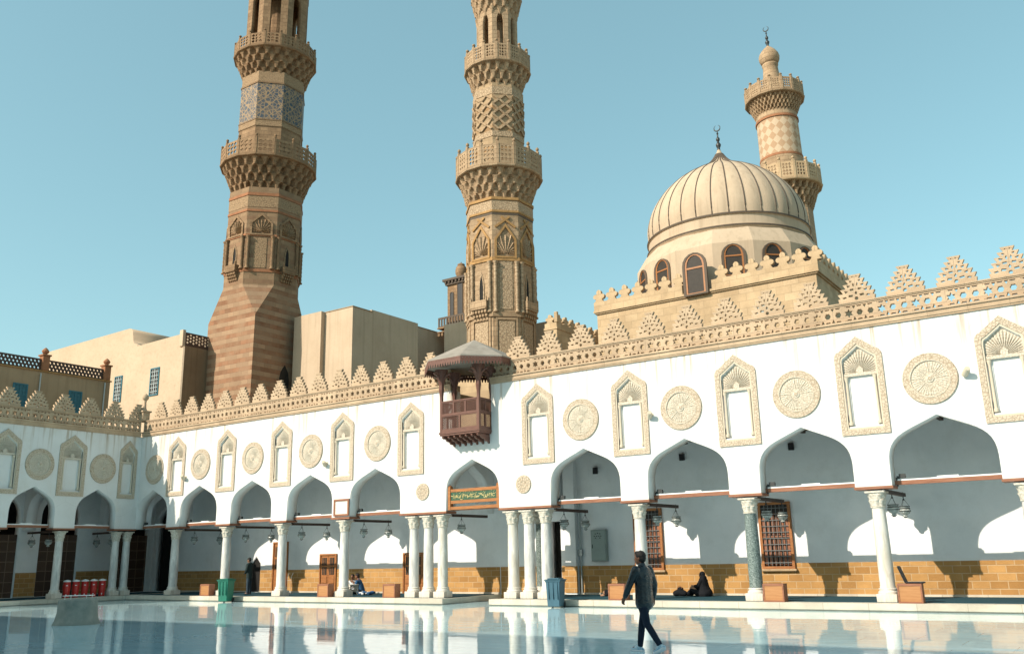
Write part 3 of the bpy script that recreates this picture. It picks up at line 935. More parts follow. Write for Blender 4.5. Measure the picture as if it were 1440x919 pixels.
# back wall with arched openings closed by dark timber screens
ops = [(-2.1, 1.06), (-5.35, 1.1), (-8.6, 1.1), (2.2, 1.0)]
bm = flat([[(-14, .2), (3.95, .2), (3.95, 5.84), (-14, 5.84)]] + [arch(c, w, .24) for c, w in ops], -.45, 0)
o = finish('back_wall', bm, M['inner'], A2, 'y'); o.rotation_euler = WALLX; o.location = (-3.5, 0, 0)
for a, b in ((-7.48, -6.47), (-4.23, -3.18), (-1.02, 1.18)):
    bm = bmesh.new(); box(bm, -3.497, -3.47, a, b, .3, 1.45)
    finish('dado', bm, M['ochre'], A2)
    bm = bmesh.new(); box(bm, -3.494, -3.42, a, b, .215, .298)
    finish('skirting', bm, M['kerb'], A2)
for c, w in ops:
    bm = bmesh.new(); box(bm, -3.72, -3.66, c - w, c + w, .24, 3.35)
    finish('timber_screen', bm, M['panel'], A2)
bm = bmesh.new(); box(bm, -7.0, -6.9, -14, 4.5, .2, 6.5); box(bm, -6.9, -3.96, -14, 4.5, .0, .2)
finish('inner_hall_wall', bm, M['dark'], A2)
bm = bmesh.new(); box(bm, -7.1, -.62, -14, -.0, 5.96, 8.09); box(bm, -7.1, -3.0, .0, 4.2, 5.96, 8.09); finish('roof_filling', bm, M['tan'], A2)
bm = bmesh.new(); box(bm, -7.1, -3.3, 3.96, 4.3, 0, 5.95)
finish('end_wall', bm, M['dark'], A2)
bm = bmesh.new(); box(bm, -7, -.605, -14, .6, 5.85, 5.95); box(bm, -7, -.605, -14, 4.0, 8.1, 8.35)
finish('roof_slab', bm, M['tan'], A2)
for y0, y1 in ((-4.15, -3.6), (-7.45, -6.9)):
    pr = [(-3.48, 3.55)] + arch(-2.05, 1.1, 3.55) + [(-.605, 3.55), (-.605, 5.74), (-3.48, 5.74)]
    bm = flat([pr], -y1, -y0)
    o = finish('transverse_arch', bm, M['inner'], A2, 'y'); o.rotation_euler = WALL
for y in (-.35, -3.88, -7.17):
    bm = bmesh.new(); box(bm, -3.3, -.64, y - .06, y + .06, 3.36, 3.465)
    finish('bracket_timber', bm, M['wooddark'], A2)

# ------------------------------------------------------------------ facing wing and added shading block (behind the camera)
A3 = thing('arcade_building', 'white arcaded wing closing the near side of the court opposite the balcony', 'arcade building')
ar3 = [(c, w) for c, w in ARCH1] + [(51.4, 1.46), (55.4, 1.46)]
bm = flat([wall_outline(-3, 62, ar3, 9.2)], -.6, 0)
o = finish('facade_wall', bm, M['plaster'], A3, 'y'); o.rotation_euler = (rad(90), 0, rad(180)); o.location = (59, -29.0, 0)
bm = bmesh.new(); box(bm, -3, 62, -34, -33.6, 0, 6.6); box(bm, -3, 62, -33.6, -29.6, 6.4, 6.6)
finish('back_wall', bm, M['inner'], A3)
bm = bmesh.new(); box(bm, -3, 62, -40, -30.6, 6.61, 14.7)  # unseen upper block, added and sized so its shadow covers the near court
finish('shading_hall_block', bm, M['cream'], A3)

# ------------------------------------------------------------------ balcony-side furniture fixed or hung
ORD = ['first', 'second', 'third', 'fourth', 'fifth', 'sixth', 'seventh', 'eighth', 'ninth', 'tenth']
def me_lantern():
    bm = bmesh.new()
    prof = [(-.20, .045), (-.19, .075), (-.165, .08), (-.15, .06), (-.125, .065), (-.09, .13), (-.03, .17), (.02, .178), (.05, .165), (.075, .135), (.12, .155), (.135, .16)]
    lathe(bm, prof, 20, mi=0, cap=True)
    return bm
def lantern_meshes():
    gl = mesh_of('glass_bowl', me_lantern(), M['lglass'], 'z', 60)
    bm = bmesh.new()
    for z in (-.01, .07, .138): lathe(bm, [(z - .012, .181 if z < .05 else .15), (z - .012, .188 if z < .05 else .17), (z + .012, .188 if z < .05 else .17), (z + .012, .181 if z < .05 else .15)], 20, cap=False)
    lathe(bm, [(-.225, .02), (-.215, .05), (-.2, .05)], 12)
    fr = mesh_of('metal_hoops', bm, M['bronze'], 'z', 40)
    bm = bmesh.new()
    for k in range(3):
        a = 2 * pi * k / 3
        tube(bm, [(.155 * cos(a), .155 * sin(a), .14), (.03 * cos(a), .03 * sin(a), .34)], .0055, 5)
    lathe(bm, [(.33, .012), (.335, .04), (.36, .03), (.4, .012), (.43, .02), (.47, .006)], 10)
    tube(bm, [(0, 0, .45), (0, 0, .6)], .006, 5)
    ch = mesh_of('hanging_chain', bm, M['bronze'], 'z', 40)
    return gl, fr, ch
LM = lantern_meshes()
def lantern(x, y, z, label, top):
    t = thing('lantern', label, 'lantern', (x, y, z), random.uniform(0, 2), 'glass mosque lanterns hanging in the arcades')
    for n_, me in zip(('glass_bowl', 'metal_hoops', 'hanging_chain'), LM): inst(me, n_, t)
names1 = ['marble column nearest the corner', 'second marble column from the corner', 'third marble column from the corner', 'column beside the small framed notice', 'right column of the trio left of the entrance', 'right column of the trio by the blue bin', 'column behind the walking man', 'dark green granite column', 'pale column beside the box with a folded seat', 'rightmost column of the long arcade']
for i, x in enumerate((3.15, 7.2, 11.18, 15.17, 20.66, 25.6, 29.49, 33.48, 37.46, 41.44)):
    for j, (yy, w_) in enumerate(((1.25, 'front'), (2.85, 'rear'))):
        if i in (4,) and j == 1: continue
        lantern(x + .22, yy, 2.9, '%s glass lantern hung at the %s' % (w_, names1[i]), 3.36)
for i, (x, y, nm) in enumerate(((-1.3, -3.88, 'front glass lantern left of the single column in the side wing'), (-1.5, -.35, 'glass lantern right of the paired columns in the dark corner'), (-2.9, -3.88, 'rear glass lantern beside the single column in the side wing'), (-1.4, -7.17, 'glass lantern at the left edge of the side wing'), (-2.9, -.35, 'rear glass lantern in the dark corner of the side wing'))):
    lantern(x, y, 2.9, nm, 3.36)

def security_camera(x, z, label, rot=WALL, s=1.):
    t = thing('security_camera', label, 'security camera', (x, 0, z), 0, 'cameras and spotlights on the wall')
    bm = bmesh.new(); lathe(bm, [(0, .07), (.03, .07), (.04, .045), (.12, .04)], 14)
    bmesh.ops.rotate(bm, verts=bm.verts, cent=(0, 0, 0), matrix=Matrix.Rotation(pi / 2, 3, 'X'))
    finish('wall_mount', bm, M['beige'], t, smooth=40)
    bm = bmesh.new(); lathe(bm, [(-.16, .07), (-.15, .09), (.1, .085), (.16, .07)], 16); lathe(bm, [(-.165, .055), (-.161, .055)], 14, mi=1)
    bmesh.ops.rotate(bm, verts=bm.verts, cent=(0, 0, 0), matrix=Matrix.Rotation(rad(62), 3, 'X') @ Matrix.Rotation(rad(25), 3, 'Y'))
    bmesh.ops.translate(bm, verts=bm.verts, vec=(0, -.17, -.02))
    finish('housing', bm, [M['beige'], M['black']], t, smooth=40)
security_camera(30.33, 6.45, 'round camera between the niche and roundel right of the balcony')
security_camera(40.42, 6.65, 'round camera right of the rightmost roundel')
security_camera(14.25, 5.95, 'grey camera on the wall left of the balcony, beside a niche')
security_camera(4.05, 6.0, 'grey camera beside the first niche from the sunlit corner')

for i, (x, z_) in enumerate(((26.05, 5.02), (29.85, 5.27), (34.05, 5.32))):
    t = thing('wall_speaker', ['small dark speaker high on the back wall above the electrical cabinet', 'small dark speaker seen through the arch behind the walking man', 'small dark speaker seen through the arch just right of the granite column'][i], 'speaker', (x, 3.49, z_), 0, 'speakers on the back wall')
    bm = bmesh.new(); box(bm, -.10, .10, -.14, -.03, -.13, .13, bev=.015); finish('speaker_box', bm, M['black'], t)
    bm = bmesh.new(); box(bm, -.03, .03, -.03, .0, -.05, .05); finish('mounting_bracket', bm, M['steel'], t)
# floodlights standing on the left end of each tie beam
fl_names = {3: 'above the notice', 5: 'on the green calligraphy board'}
words = ['corner', 'second', 'third', 'fourth', 'fifth', 'entrance', 'seventh', 'eighth', 'ninth', 'tenth', 'eleventh']
for i, (c, w) in enumerate(ARCH1[:10]):
    if i == 5: continue
    t = thing('floodlight', 'dark floodlight on the beam of the %s arch from the left, long wing' % words[i], 'floodlight', (c - w + .02, .5, 3.74), 0, 'floodlights on the tie beams')
    bm = bmesh.new(); box(bm, .13, .3, -.09, .03, .04, .15, bev=.01); box(bm, .12, .31, -.1, -.085, .03, .16)
    finish('lamp_housing', bm, M['bronze'], t)
    bm = bmesh.new(); box(bm, .04, .12, -.06, .02, .02, .1); box(bm, .02, .06, -.08, .04, -.2, .06)
    finish('bracket_arm', bm, M['bronze'], t)

# green calligraphy board in the entrance arch
t = thing('sign_board', 'green and gold calligraphy board in an orange wooden frame across the entrance arch', 'sign', (22.38, .12, 3.56))
bm = bmesh.new()
for s in (-1, 1):
    box(bm, s * 1.2 - .06, s * 1.2 + .06, -.06, .12, 0.02, .95); 
    lathe(bm, [(.95, .055), (.97, .065), (.99, .03), (1.0, .005)], 10, s * 1.2, .03)
box(bm, -1.14, 1.14, -.04, .04, .72, .84, bev=.006); box(bm, -1.14, 1.14, -.04, .04, .27, .39, bev=.006); box(bm, -1.14, 1.14, -.05, .08, .03, .15, bev=.006)
finish('sign_frame', bm, M['woodor'], t)
bm = bmesh.new(); box(bm, -1.138, 1.138, -.02, .02, .391, .719)
finish('sign_panel', bm, M['signgreen'], t)
bm = bmesh.new()
rs = random.Random(5)
x = -1.06
while x < 1.04:   # strokes of the gilt script: uprights, bowls, dots
    k = rs.random(); zb = .45 + rs.uniform(-.02, .05)
    if k < .38:
        h = rs.uniform(.12, .2); tube(bm, [(x + .03, -.026, zb + h), (x + .01, -.026, zb + h * .4), (x, -.026, zb)], [.007, .012, .008], 6)
    elif k < .8:
        r = rs.uniform(.035, .06); cz = zb + rs.uniform(.02, .12)
        tube(bm, [(x + r * cos(a), -.026, cz + r * .7 * sin(a)) for a in [-.3 - j * .45 for j in range(8)]], [.006, .01, .013, .014, .013, .012, .009, .005], 6)
    else:
        tube(bm, [(x - .06, -.026, zb + .13), (x, -.026, zb + .10), (x + .07, -.026, zb + .14)], [.006, .012, .006], 6)
    if rs.random() < .5: box(bm, x - .009, x + .009, -.032, -.0205, zb + .2, zb + .218)
    x += rs.uniform(.028, .052)
finish('gilt_lettering', bm, M['gold'], t)

# small framed notice on the pier
t = thing('framed_notice', 'small pale notice in a brown frame above the fourth column of the long arcade', 'notice', (15.26, -.03, 3.6))
bm = flat([[(-.46, 0), (.46, 0), (.46, .72), (-.46, .72)], [(-.38, .08), (.38, .08), (.38, .64), (-.38, .64)]], -.02, .04)
o = finish('notice_frame', bm, M['wood'], t, 'y'); o.rotation_euler = WALL
bm = bmesh.new(); box(bm, -.379, .379, -.01, .015, .081, .639)
finish('notice_sheet', bm, M['paper'], t)

# electrical cabinet
t = thing('electrical_cabinet', 'grey green metal electrical cabinet on the shaded wall right of the entrance', 'cabinet', (26.12, 3.47, 1.49))
bm = bmesh.new(); box(bm, -.33, .33, -.2, .0, 0, 1.2, bev=.01)
finish('cabinet_body', bm, M['cabinet'], t)
bm = bmesh.new(); box(bm, -.30, .30, -.218, -.203, .03, 1.17, bev=.004)
d = finish('cabinet_door', bm, M['cabinet'], t)
bm = bmesh.new(); box(bm, -.27, -.24, -.235, -.2185, .5, .65, bev=.004)
for i, (x, z) in enumerate(((-.1, 1.05), (0, 1.07), (.1, 1.05), (-.15, .96), (-.05, .96), (.05, .96), (.14, .96), (-.1, .89), (.1, .89))): box(bm, x - .025, x + .025, -.226, -.2185, z - .015, z + .015)
finish('cabinet_knobs', bm, M['black'], t)

# ------------------------------------------------------------------ minarets
def pf(n, ph=0):
    def f(a):
        s = 2 * pi / n
        return cos(pi / n) / cos(((a - ph) % s) - pi / n) / 1.0
    return f
P8 = pi / 8   # octagon with faces square to the axes
def octo(bm, prof, mi=0, cap=True): lathe(bm, [(z, r / 1) for z, r in prof], 8, mi=mi, cap=cap, phase=P8)

def muqarnas(z0, z1, r0, r1, tiers=4, cells=32, sides=(8, 16)):
    bm = bmesh.new(); NT = cells * 8; NR = tiers * 9
    f0 = pf(sides[0], P8); f1 = pf(sides[1], pi / 16)
    rows = []
    for j in range(NR + 1):
        v = j / NR; t = min(int(v * tiers), tiers - 1); tv = v * tiers - t
        row = []
        for i in range(NT):
            a = 2 * pi * i / NT
            base = r0 + (r1 - r0) * ((t + .25 + .75 * tv ** 1.5) / tiers) if not (t == 0 and tv == 0) else r0
            # neighbouring cells are half a cell off from tier to tier
            c = (a / (2 * pi) * cells + (.5 if t % 2 else 0)) % 1
            u = abs(c * 2 - 1)
            b = .80 * (1 - tv ** 1.7) ** .6 if tv < 1 else 0
            d = 0
            if u < b: d = (1 - (u / b) ** 3) * (r1 - r0) / tiers * 1.7 * (.75 + .5 * ((int(a / (2 * pi) * cells + (.5 if t % 2 else 0)) * 7 + t * 3) % 5) / 4)
            f = f0(a) * (1 - v) + f1(a) * v
            r = (base - d) * f
            row.append(bm.verts.new((r * cos(a), r * sin(a), z0 + (z1 - z0) * v)))
        rows.append(row)
    for a, b in zip(rows, rows[1:]):
        for i in range(NT): bm.faces.new((a[i], a[(i + 1) % NT], b[(i + 1) % NT], b[i]))
    bm.faces.new(rows[0][::-1]); bm.faces.new(rows[-1])
    return bm

def panel_bm(w, h, kind=0):
    loops = [[(-w / 2, 0), (w / 2, 0), (w / 2, h), (-w / 2, h)]]
    m = .07 * h + .02; W, H = w - 2 * m, h - 2 * m
    nx = 3; s = W / nx; ny = max(3, int(H / s)); sy = H / ny
    for i in range(nx):
        for j in range(ny):
            cx = -w / 2 + m + (i + .5) * s; cz = m + (j + .5) * sy
            if kind == 0:
                k = 6; r = .42; loops.append([(cx + r * s * cos(q * 2 * pi / k + (i + j) % 2 * .5), cz + r * sy * sin(q * 2 * pi / k + (i + j) % 2 * .5)) for q in range(k)])
            elif kind == 1:
                k = 4; loops.append([(cx + .47 * s * cos(q * pi / 2), cz + .47 * sy * sin(q * pi / 2)) for q in range(k)])
            else:
                loops.append([(cx + (.44 if q % 2 else .17) * s * cos(q * pi / 4 + pi / 4), cz + (.44 if q % 2 else .17) * sy * sin(q * pi / 4 + pi / 4)) for q in range(8)])
    return flat(loops, -.04, .04)
def railing(P, r, z0, z1, mt, tag_, knob=True, n=16):
    """ring of pierced stone panels between knobbed posts; r = circumradius"""
    G_ = bmesh.new()
    f = pf(n, pi / n)
    lathe(G_, [(z0 - .16, r + .02), (z0 - .12, r + .08), (z0 - .04, r + .1), (z0, r + .06)], n, phase=pi / n)
    sl = finish('gallery_floor', G_, mt, P)
    apo = r * cos(pi / n); side = 2 * r * sin(pi / n)
    H = z1 - z0
    pan = [mesh_of('railing_panel', panel_bm(side - .12, H * .9, k), mt, 'y') for k in range(3)]
    pb = bmesh.new()
    box(pb, -.085, .085, -.085, .085, 0, H * 1.02, bev=.01)
    lathe(pb, [(H * 1.02, .07), (H * 1.05, .05), (H * 1.08, .085), (H * 1.13, .105), (H * 1.18, .085), (H * 1.23, .02)], 10)
    post = mesh_of('railing_post', pb, mt, 'z', 40)
    for k in range(n):
        a = pi / n + 2 * pi * (k + .5) / n
        o = inst(pan[(k * 2 + k // 3) % 3], 'railing_panel', P, (apo * cos(a), apo * sin(a), z0 + .02), (rad(90), 0, a + pi / 2))
        a = pi / n + 2 * pi * k / n
        inst(post, 'railing_post', P, ((r - .03) * cos(a), (r - .03) * sin(a), z0), (0, 0, a))

def keel8(w, h, z0): return [(-w, z0), (w, z0), (w, z0 + h * .62), (w * .78, z0 + h * .8), (0, z0 + h), (-w * .78, z0 + h * .8), (-w, z0 + h * .62)]

def niche_face(P, apo, ang, z0, z1, w, mt, mtrim, window=False):
    """one face of the niche storey: keel frame, sunburst, recessed panel"""
    def add(name, bm, m, off=0):
        o = finish(name, bm, m, P, 'y'); o.rotation_euler = (rad(90), 0, ang + pi / 2)
        o.location = ((apo + off) * cos(ang), (apo + off) * sin(ang), 0); return o
    zs = z0 + (z1 - z0) * .60
    bm = flat([[(-w, zs), (w, zs), (w, z1 - (z1 - zs) * .45), (0, z1), (-w, z1 - (z1 - zs) * .45)],
               [(-w * .82, zs + .1), (w * .82, zs + .1), (w * .82, z1 - (z1 - zs) * .45 - .03), (0, z1 - .2), (-w * .82, z1 - (z1 - zs) * .45 - .03)]], 0, .09)
    add('niche_frame', bm, mtrim)
    # sunburst ribs
    bm = bmesh.new(); c = (0, zs + .22)
    for k in range(11):
        a = pi * (k + .5) / 11
        R_ = min(w * .72 / max(abs(cos(a)), .01), (z1 - zs) * .56 / max(.35, sin(a))) 
        p0 = Vector((c[0] + .1 * cos(a), c[1] + .1 * sin(a))); p1 = Vector((c[0] + R_ * cos(a), c[1] + R_ * sin(a)))
        nrm = Vector((-(p1 - p0).y, (p1 - p0).x)).normalized()
        vs = [bm.verts.new((*(p0 + nrm * .02), .0)), bm.verts.new((*(p0 - nrm * .02), .0)), bm.verts.new((*(p1 - nrm * .055), .0)), bm.verts.new((*(p1 + nrm * .055), .0)),
              bm.verts.new((*p0, .05)), bm.verts.new((*p1, .10))]
        for q in ((0, 4, 5, 3), (1, 2, 5, 4), (0, 1, 4), (3, 5, 2)): bm.faces.new([vs[i] for i in q])
    add('sunburst', bm, mt)
    if window:
        bm = flat([keel8(w * .30, (zs - z0) * .72, z0 + .12), keel8(w * .20, (zs - z0) * .66, z0 + .16)], 0, .05)
        add('window_frame', bm, mt)
        bm = flat([keel8(w * .2, (zs - z0) * .66, z0 + .16)], .004, .012)
        add('window_opening', bm, M['dark'])

def cols_at_corners(P, r, z0, z1, mt, gap, rr=.1, twist=True):
    for k in range(8):
        a = P8 + k * pi / 4
        for s in (-1, 1):
            bm = bmesh.new(); J = 14
            prof = [(0, rr * 1.5), (.08, rr * 1.5), (.12, rr)] 
            h = z1 - z0
            for j in range(J + 1): prof.append((.15 + (h - .3) * j / J, rr * (1 + (.12 if j % 2 else -.08))))
            prof += [(h - .12, rr * 1.1), (h - .02, rr * 1.6), (h, rr * 1.6)]
            if ('cc', P.name) not in CACHE:
                lathe(bm, prof, 10); CACHE[('cc', P.name)] = mesh_of('colonnette', bm, mt, 'z', 50)
            else: bm.free()
            inst(CACHE[('cc', P.name)], 'colonnette', P, (r * cos(a) - s * gap * sin(a), r * sin(a) + s * gap * cos(a), z0))

def little_balcony(P, apo, ang, z, w, mt):
    bm = bmesh.new()
    box(bm, -.02, .38, -w, w, z, z + .07)
    for s in (-1, 1):
        box(bm, .3, .38, s * w - .04, s * w + .04, z + .07, z + .62)
        lathe(bm, [(z + .62, .05), (z + .67, .06), (z + .74, .01)], 8, .34, s * w)
    box(bm, .33, .37, -w, w, z + .09, z + .50); box(bm, 0, .33, -w + .0, -w + .04, z + .09, z + .5); box(bm, 0, .33, w - .04, w, z + .09, z + .5)
    for k in range(5):   # stalactite corbels
        y = -w + (k + .5) * 2 * w / 5
        for q in range(3): box(bm, -.02, .3 - .1 * q, y - .07, y + .07, z - .2 * (q + 1), z - .2 * q - .004)
    o = finish('window_balcony', bm, mt, P); o.rotation_euler = (0, 0, ang); o.location = (apo * cos(ang), apo * sin(ang), 0)

def shaft_part(P, name, prof, m, uv='z'):
    bm = bmesh.new(); octo(bm, prof); return finish(name, bm, m, P, uv)
def ring(P, z, r, h, m, name='string_course', out=.05):
    bm = bmesh.new(); octo(bm, [(z, r), (z, r + out), (z + h, r + out), (z + h, r)]); return finish(name, bm, m, P)

def pavilion(P, r, z0, z1, m, n=8):
    """open stage of piers with pointed openings"""
    side = 2 * r * sin(pi / n)
    for k in range(n):
        a = P8 + pi / 8 + k * 2 * pi / n
        w = side / 2 - .0
        ow = w * .42
        L = [(-w, z0), (-ow, z0), (-ow, z1 - (z1 - z0) * .26), (-ow * .75, z1 - (z1 - z0) * .19), (0, z1 - (z1 - z0) * .12), (ow * .75, z1 - (z1 - z0) * .19), (ow, z1 - (z1 - z0) * .26), (ow, z0), (w, z0), (w, z1), (-w, z1)]
        bm = flat([L], -.38, 0)
        apo = r * cos(pi / n)
        o = finish('arched_side', bm, m, P, 'y'); o.rotation_euler = (rad(90), 0, a + pi / 2); o.location = (apo * cos(a), apo * sin(a), 0)

# ---- left minaret: square banded base, octagon shafts, blue tile band
ML = thing('minaret', 'left striped stone minaret with a band of blue tiles between two galleries', 'minaret', (-6.1, 12.25, 0))
ML.rotation_euler = (0, rad(.9), 0)
bm = bmesh.new()
q = 2.5
box(bm, -2.78, 2.25, -2.25, 2.15, 0, 18.1)
finish('square_base', bm, M['ablaq'], ML)
bm = bmesh.new(); R8 = 2.72
sq = [bm.verts.new(p) for p in ((2.25, -2.25, 18.1), (2.25, 2.15, 18.1), (-2.78, 2.15, 18.1), (-2.78, -2.25, 18.1))]
ot = [bm.verts.new((R8 * cos(P8 + k * pi / 4), R8 * sin(P8 + k * pi / 4) * 1, 20.35)) for k in range(8)]
# octagon vertices: k=7,0 on +x side; 1,2 on +y; 3,4 on -x; 5,6 on -y
bm.faces.new((sq[0], sq[1], ot[0], ot[7])); bm.faces.new((sq[1], ot[1], ot[0])); bm.faces.new((sq[1], sq[2], ot[2], ot[1]))
bm.faces.new((sq[2], ot[3], ot[2])); bm.faces.new((sq[2], sq[3], ot[4], ot[3])); bm.faces.new((sq[3], ot[5], ot[4]))
bm.faces.new((sq[3], sq[0], ot[6], ot[5])); bm.faces.new((sq[0], ot[7], ot[6]))
finish('transition', bm, M['ablaq'], ML)
shaft_part(ML, 'octagonal_shaft', [(20.35, 2.72), (27.6, 2.72)], M['ablaqf'])
shaft_part(ML, 'carved_band', [(26.1, 2.735), (26.9, 2.735)], M['sandc'])
for z, h in ((21.3, .2), (23.9, .16), (25.75, .16), (26.95, .2)): ring(ML, z, 2.72, h, M['redtrim'])
apo = 2.72 * cos(pi / 8)
for k in range(8): niche_face(ML, apo, k * pi / 4, 21.5, 25.65, .78, M['sandc'], M['sand'], window=(k % 2 == 0))
for k in range(8):
    if k % 2:
        bm = flat([[(-.42, 21.6), (.42, 21.6), (.42, 23.8), (-.42, 23.8)]], 0, .03)
        a = k * pi / 4; o = finish('carved_panel', bm, M['sandc'], ML, 'y'); o.rotation_euler = (rad(90), 0, a + pi / 2); o.location = (apo * cos(a), apo * sin(a), 0)
cols_at_corners(ML, 2.73, 21.5, 23.9, M['sand'], .22, .11)
for k in (0, 2, 4, 6): little_balcony(ML, apo, k * pi / 4, 21.35, .5, M['sand'])
bm = flat([keel8(.42, 2.6, 12.4)], 0, .03)
o = finish('tower_window', bm, M['glassd'], ML, 'y'); o.rotation_euler = WALLX; o.location = (2.25, .55, 0)
finish('muqarnas_corbel', muqarnas(27.55, 29.7, 2.62, 3.34, 4, 28), M['sand'], ML)
railing(ML, 3.42, 29.86, 31.1, M['sand'], 'a')
shaft_part(ML, 'upper_shaft', [(29.9, 2.40), (33.0, 2.40)], M['sand'])
shaft_part(ML, 'blue_tile_band', [(33.0, 2.43), (35.95, 2.43)], M['tile'])
shaft_part(ML, 'upper_shaft', [(35.95, 2.40), (36.9, 2.40)], M['sandc'])
ring(ML, 32.5, 2.40, .45, M['sandc']); ring(ML, 32.95, 2.40, .08, M['sand'], out=.08); ring(ML, 35.93, 2.40, .1, M['sand'], out=.08)
finish('muqarnas_corbel', muqarnas(36.75, 38.6, 2.36, 2.98, 4, 24), M['sand'], ML)
railing(ML, 3.02, 38.75, 39.75, M['sand'], 'b')
pavilion(ML, 2.35, 38.8, 44.6, M['sand'])
shaft_part(ML, 'crown', [(44.6, 2.38), (47, 2.38)], M['sand'])
bm = bmesh.new(); lathe(bm, [(38.8, .9), (47, .9)], 16)
finish('stair_core', bm, M['sand'], ML)

# ---- central minaret: slimmer, richly carved, ochre trims, woven band
MC = thing('minaret', 'tall carved central minaret with ochre trim and a woven relief band behind the balcony', 'minaret', (15.42, 12, 0))
MC.rotation_euler = (0, rad(.25), 0)
bm = bmesh.new(); box(bm, -1.9, 1.9, -1.9, 1.9, 0, 11.2)
finish('square_base', bm, M['hall'], MC)
r_ = 1.98
shaft_part(MC, 'octagonal_shaft', [(11.2, r_), (21.6, r_)], M['sand2'])
apo = r_ * cos(pi / 8)
ring(MC, 11.2, r_, .25, M['sand2'], out=.1); ring(MC, 14.55, r_, .25, M['sand2'], out=.1); ring(MC, 12.1, r_, .14, M['sand2'], out=.07)
for k in range(8):
    a = k * pi / 4
    bm = flat([[(-.62, 12.3), (.62, 12.3), (.62, 14.5), (-.62, 14.5)], [(-.52, 12.42), (.52, 12.42), (.52, 14.38), (-.52, 14.38)]], 0, .07)
    o = finish('panel_frame', bm, M['sand2'], MC, 'y'); o.rotation_euler = (rad(90), 0, a + pi / 2); o.location = (apo * cos(a), apo * sin(a), 0)
    bm = flat([[(-.44, 12.5), (.44, 12.5), (.44, 14.3), (-.44, 14.3)]], 0, .04)
    o = finish('arabesque_panel', bm, M['sand2c'], MC, 'y'); o.rotation_euler = (rad(90), 0, a + pi / 2); o.location = (apo * cos(a), apo * sin(a), 0)
    niche_face(MC, apo, a, 14.9, 20.0, .62, M['sand2c'], M['trim'], window=(k % 2 == 0))
    if k % 2:
        bm = flat([[(-.36, 15.0), (.36, 15.0), (.36, 17.8), (-.36, 17.8)]], 0, .03)
        o = finish('carved_panel', bm, M['sand2c'], MC, 'y'); o.rotation_euler = (rad(90), 0, a + pi / 2); o.location = (apo * cos(a), apo * sin(a), 0)
    # crossed ochre ribbons above the niches
    bm = bmesh.new()
    for s in (-1, 1):
        b = flat([[(-.74, -.06), (.3, -.06), (.3, .06), (-.74, .06)]], 0, .075 + .004 * s)
        merge(bm, b, Matrix.Translation((0, 20.25, 0)) @ Matrix.Scale(s, 4, (1, 0, 0)) @ Matrix.Rotation(rad(38), 4, 'Z'))
    o = finish('ribbon_trim', bm, M['trim'], MC, 'y'); o.rotation_euler = (rad(90), 0, a + pi / 2); o.location = (apo * cos(a), apo * sin(a), 0)
cols_at_corners(MC, 2.0, 14.8, 17.75, M['sand2c'], .17, .095)
for k in (0, 2, 4, 6): little_balcony(MC, apo, k * pi / 4, 15.0, .52, M['sand2'])
ring(MC, 17.8, r_, .2, M['trim'], out=.07); ring(MC, 20.7, r_, .12, M['trim'], out=.06); ring(MC, 20.82, r_, .55, M['sand2c'], out=.03); ring(MC, 21.45, r_, .16, M['trim'], out=.08)
ring(MC, 20.55, r_, .1, M['seam'], out=.02)
finish('muqarnas_corbel', muqarnas(21.6, 23.3, 1.95, 2.46, 4, 24), M['sand2'], MC)
railing(MC, 2.52, 23.42, 24.75, M['sand2'], 'a')
shaft_part(MC, 'upper_shaft', [(23.4, 1.56), (29.1, 1.54)], M['ablaq2'])
ring(MC, 25.6, 1.555, .35, M['sand2c'], out=.03); ring(MC, 28.35, 1.55, .5, M['sand2c'], out=.03)
bm = bmesh.new(); apo2 = 1.56 * cos(pi / 8)
for k in range(8):   # woven relief of diagonal straps
    a = k * pi / 4; Mf = Matrix.Translation((apo2 * cos(a), apo2 * sin(a), 0)) @ Euler((rad(90), 0, a + pi / 2)).to_matrix().to_4x4()
    side = 2 * 1.56 * sin(pi / 8); nx, nz = 3, 7; sx = side / nx; sz = 2.25 / nz
    for i in range(nx):
        for j in range(nz):
            s = 1 if (i + j) % 2 else -1
            b = bmesh.new(); box(b, -.27, .27, -.062, .062, -.01, .085, bev=.015)
            cx = -side / 2 + (i + .5) * sx; cz = 26.05 + (j + .5) * sz
            merge(bm, b, Mf @ Matrix.Translation((cx, cz, 0)) @ Matrix.Rotation(s * rad(42), 4, 'Z') @ Matrix.Scale(.9, 4, (1, 0, 0)))
finish('woven_band', bm, M['sand2'], MC)
finish('muqarnas_corbel', muqarnas(28.85, 30.35, 1.5, 1.94, 3, 20), M['sand2'], MC)
railing(MC, 1.97, 30.45, 31.5, M['sand2'], 'b')
pavilion(MC, 1.30, 30.5, 34.6, M['sand2'])
bm = bmesh.new(); lathe(bm, [(30.5, .45), (35, .45)], 12)
finish('stair_core', bm, M['sand2'], MC)
finish('muqarnas_corbel', muqarnas(33.9, 35.5, 1.3, 1.62, 3, 16), M['sand2'], MC)
shaft_part(MC, 'crown', [(35.5, 1.65), (37.5, 1.65)], M['sand2'])

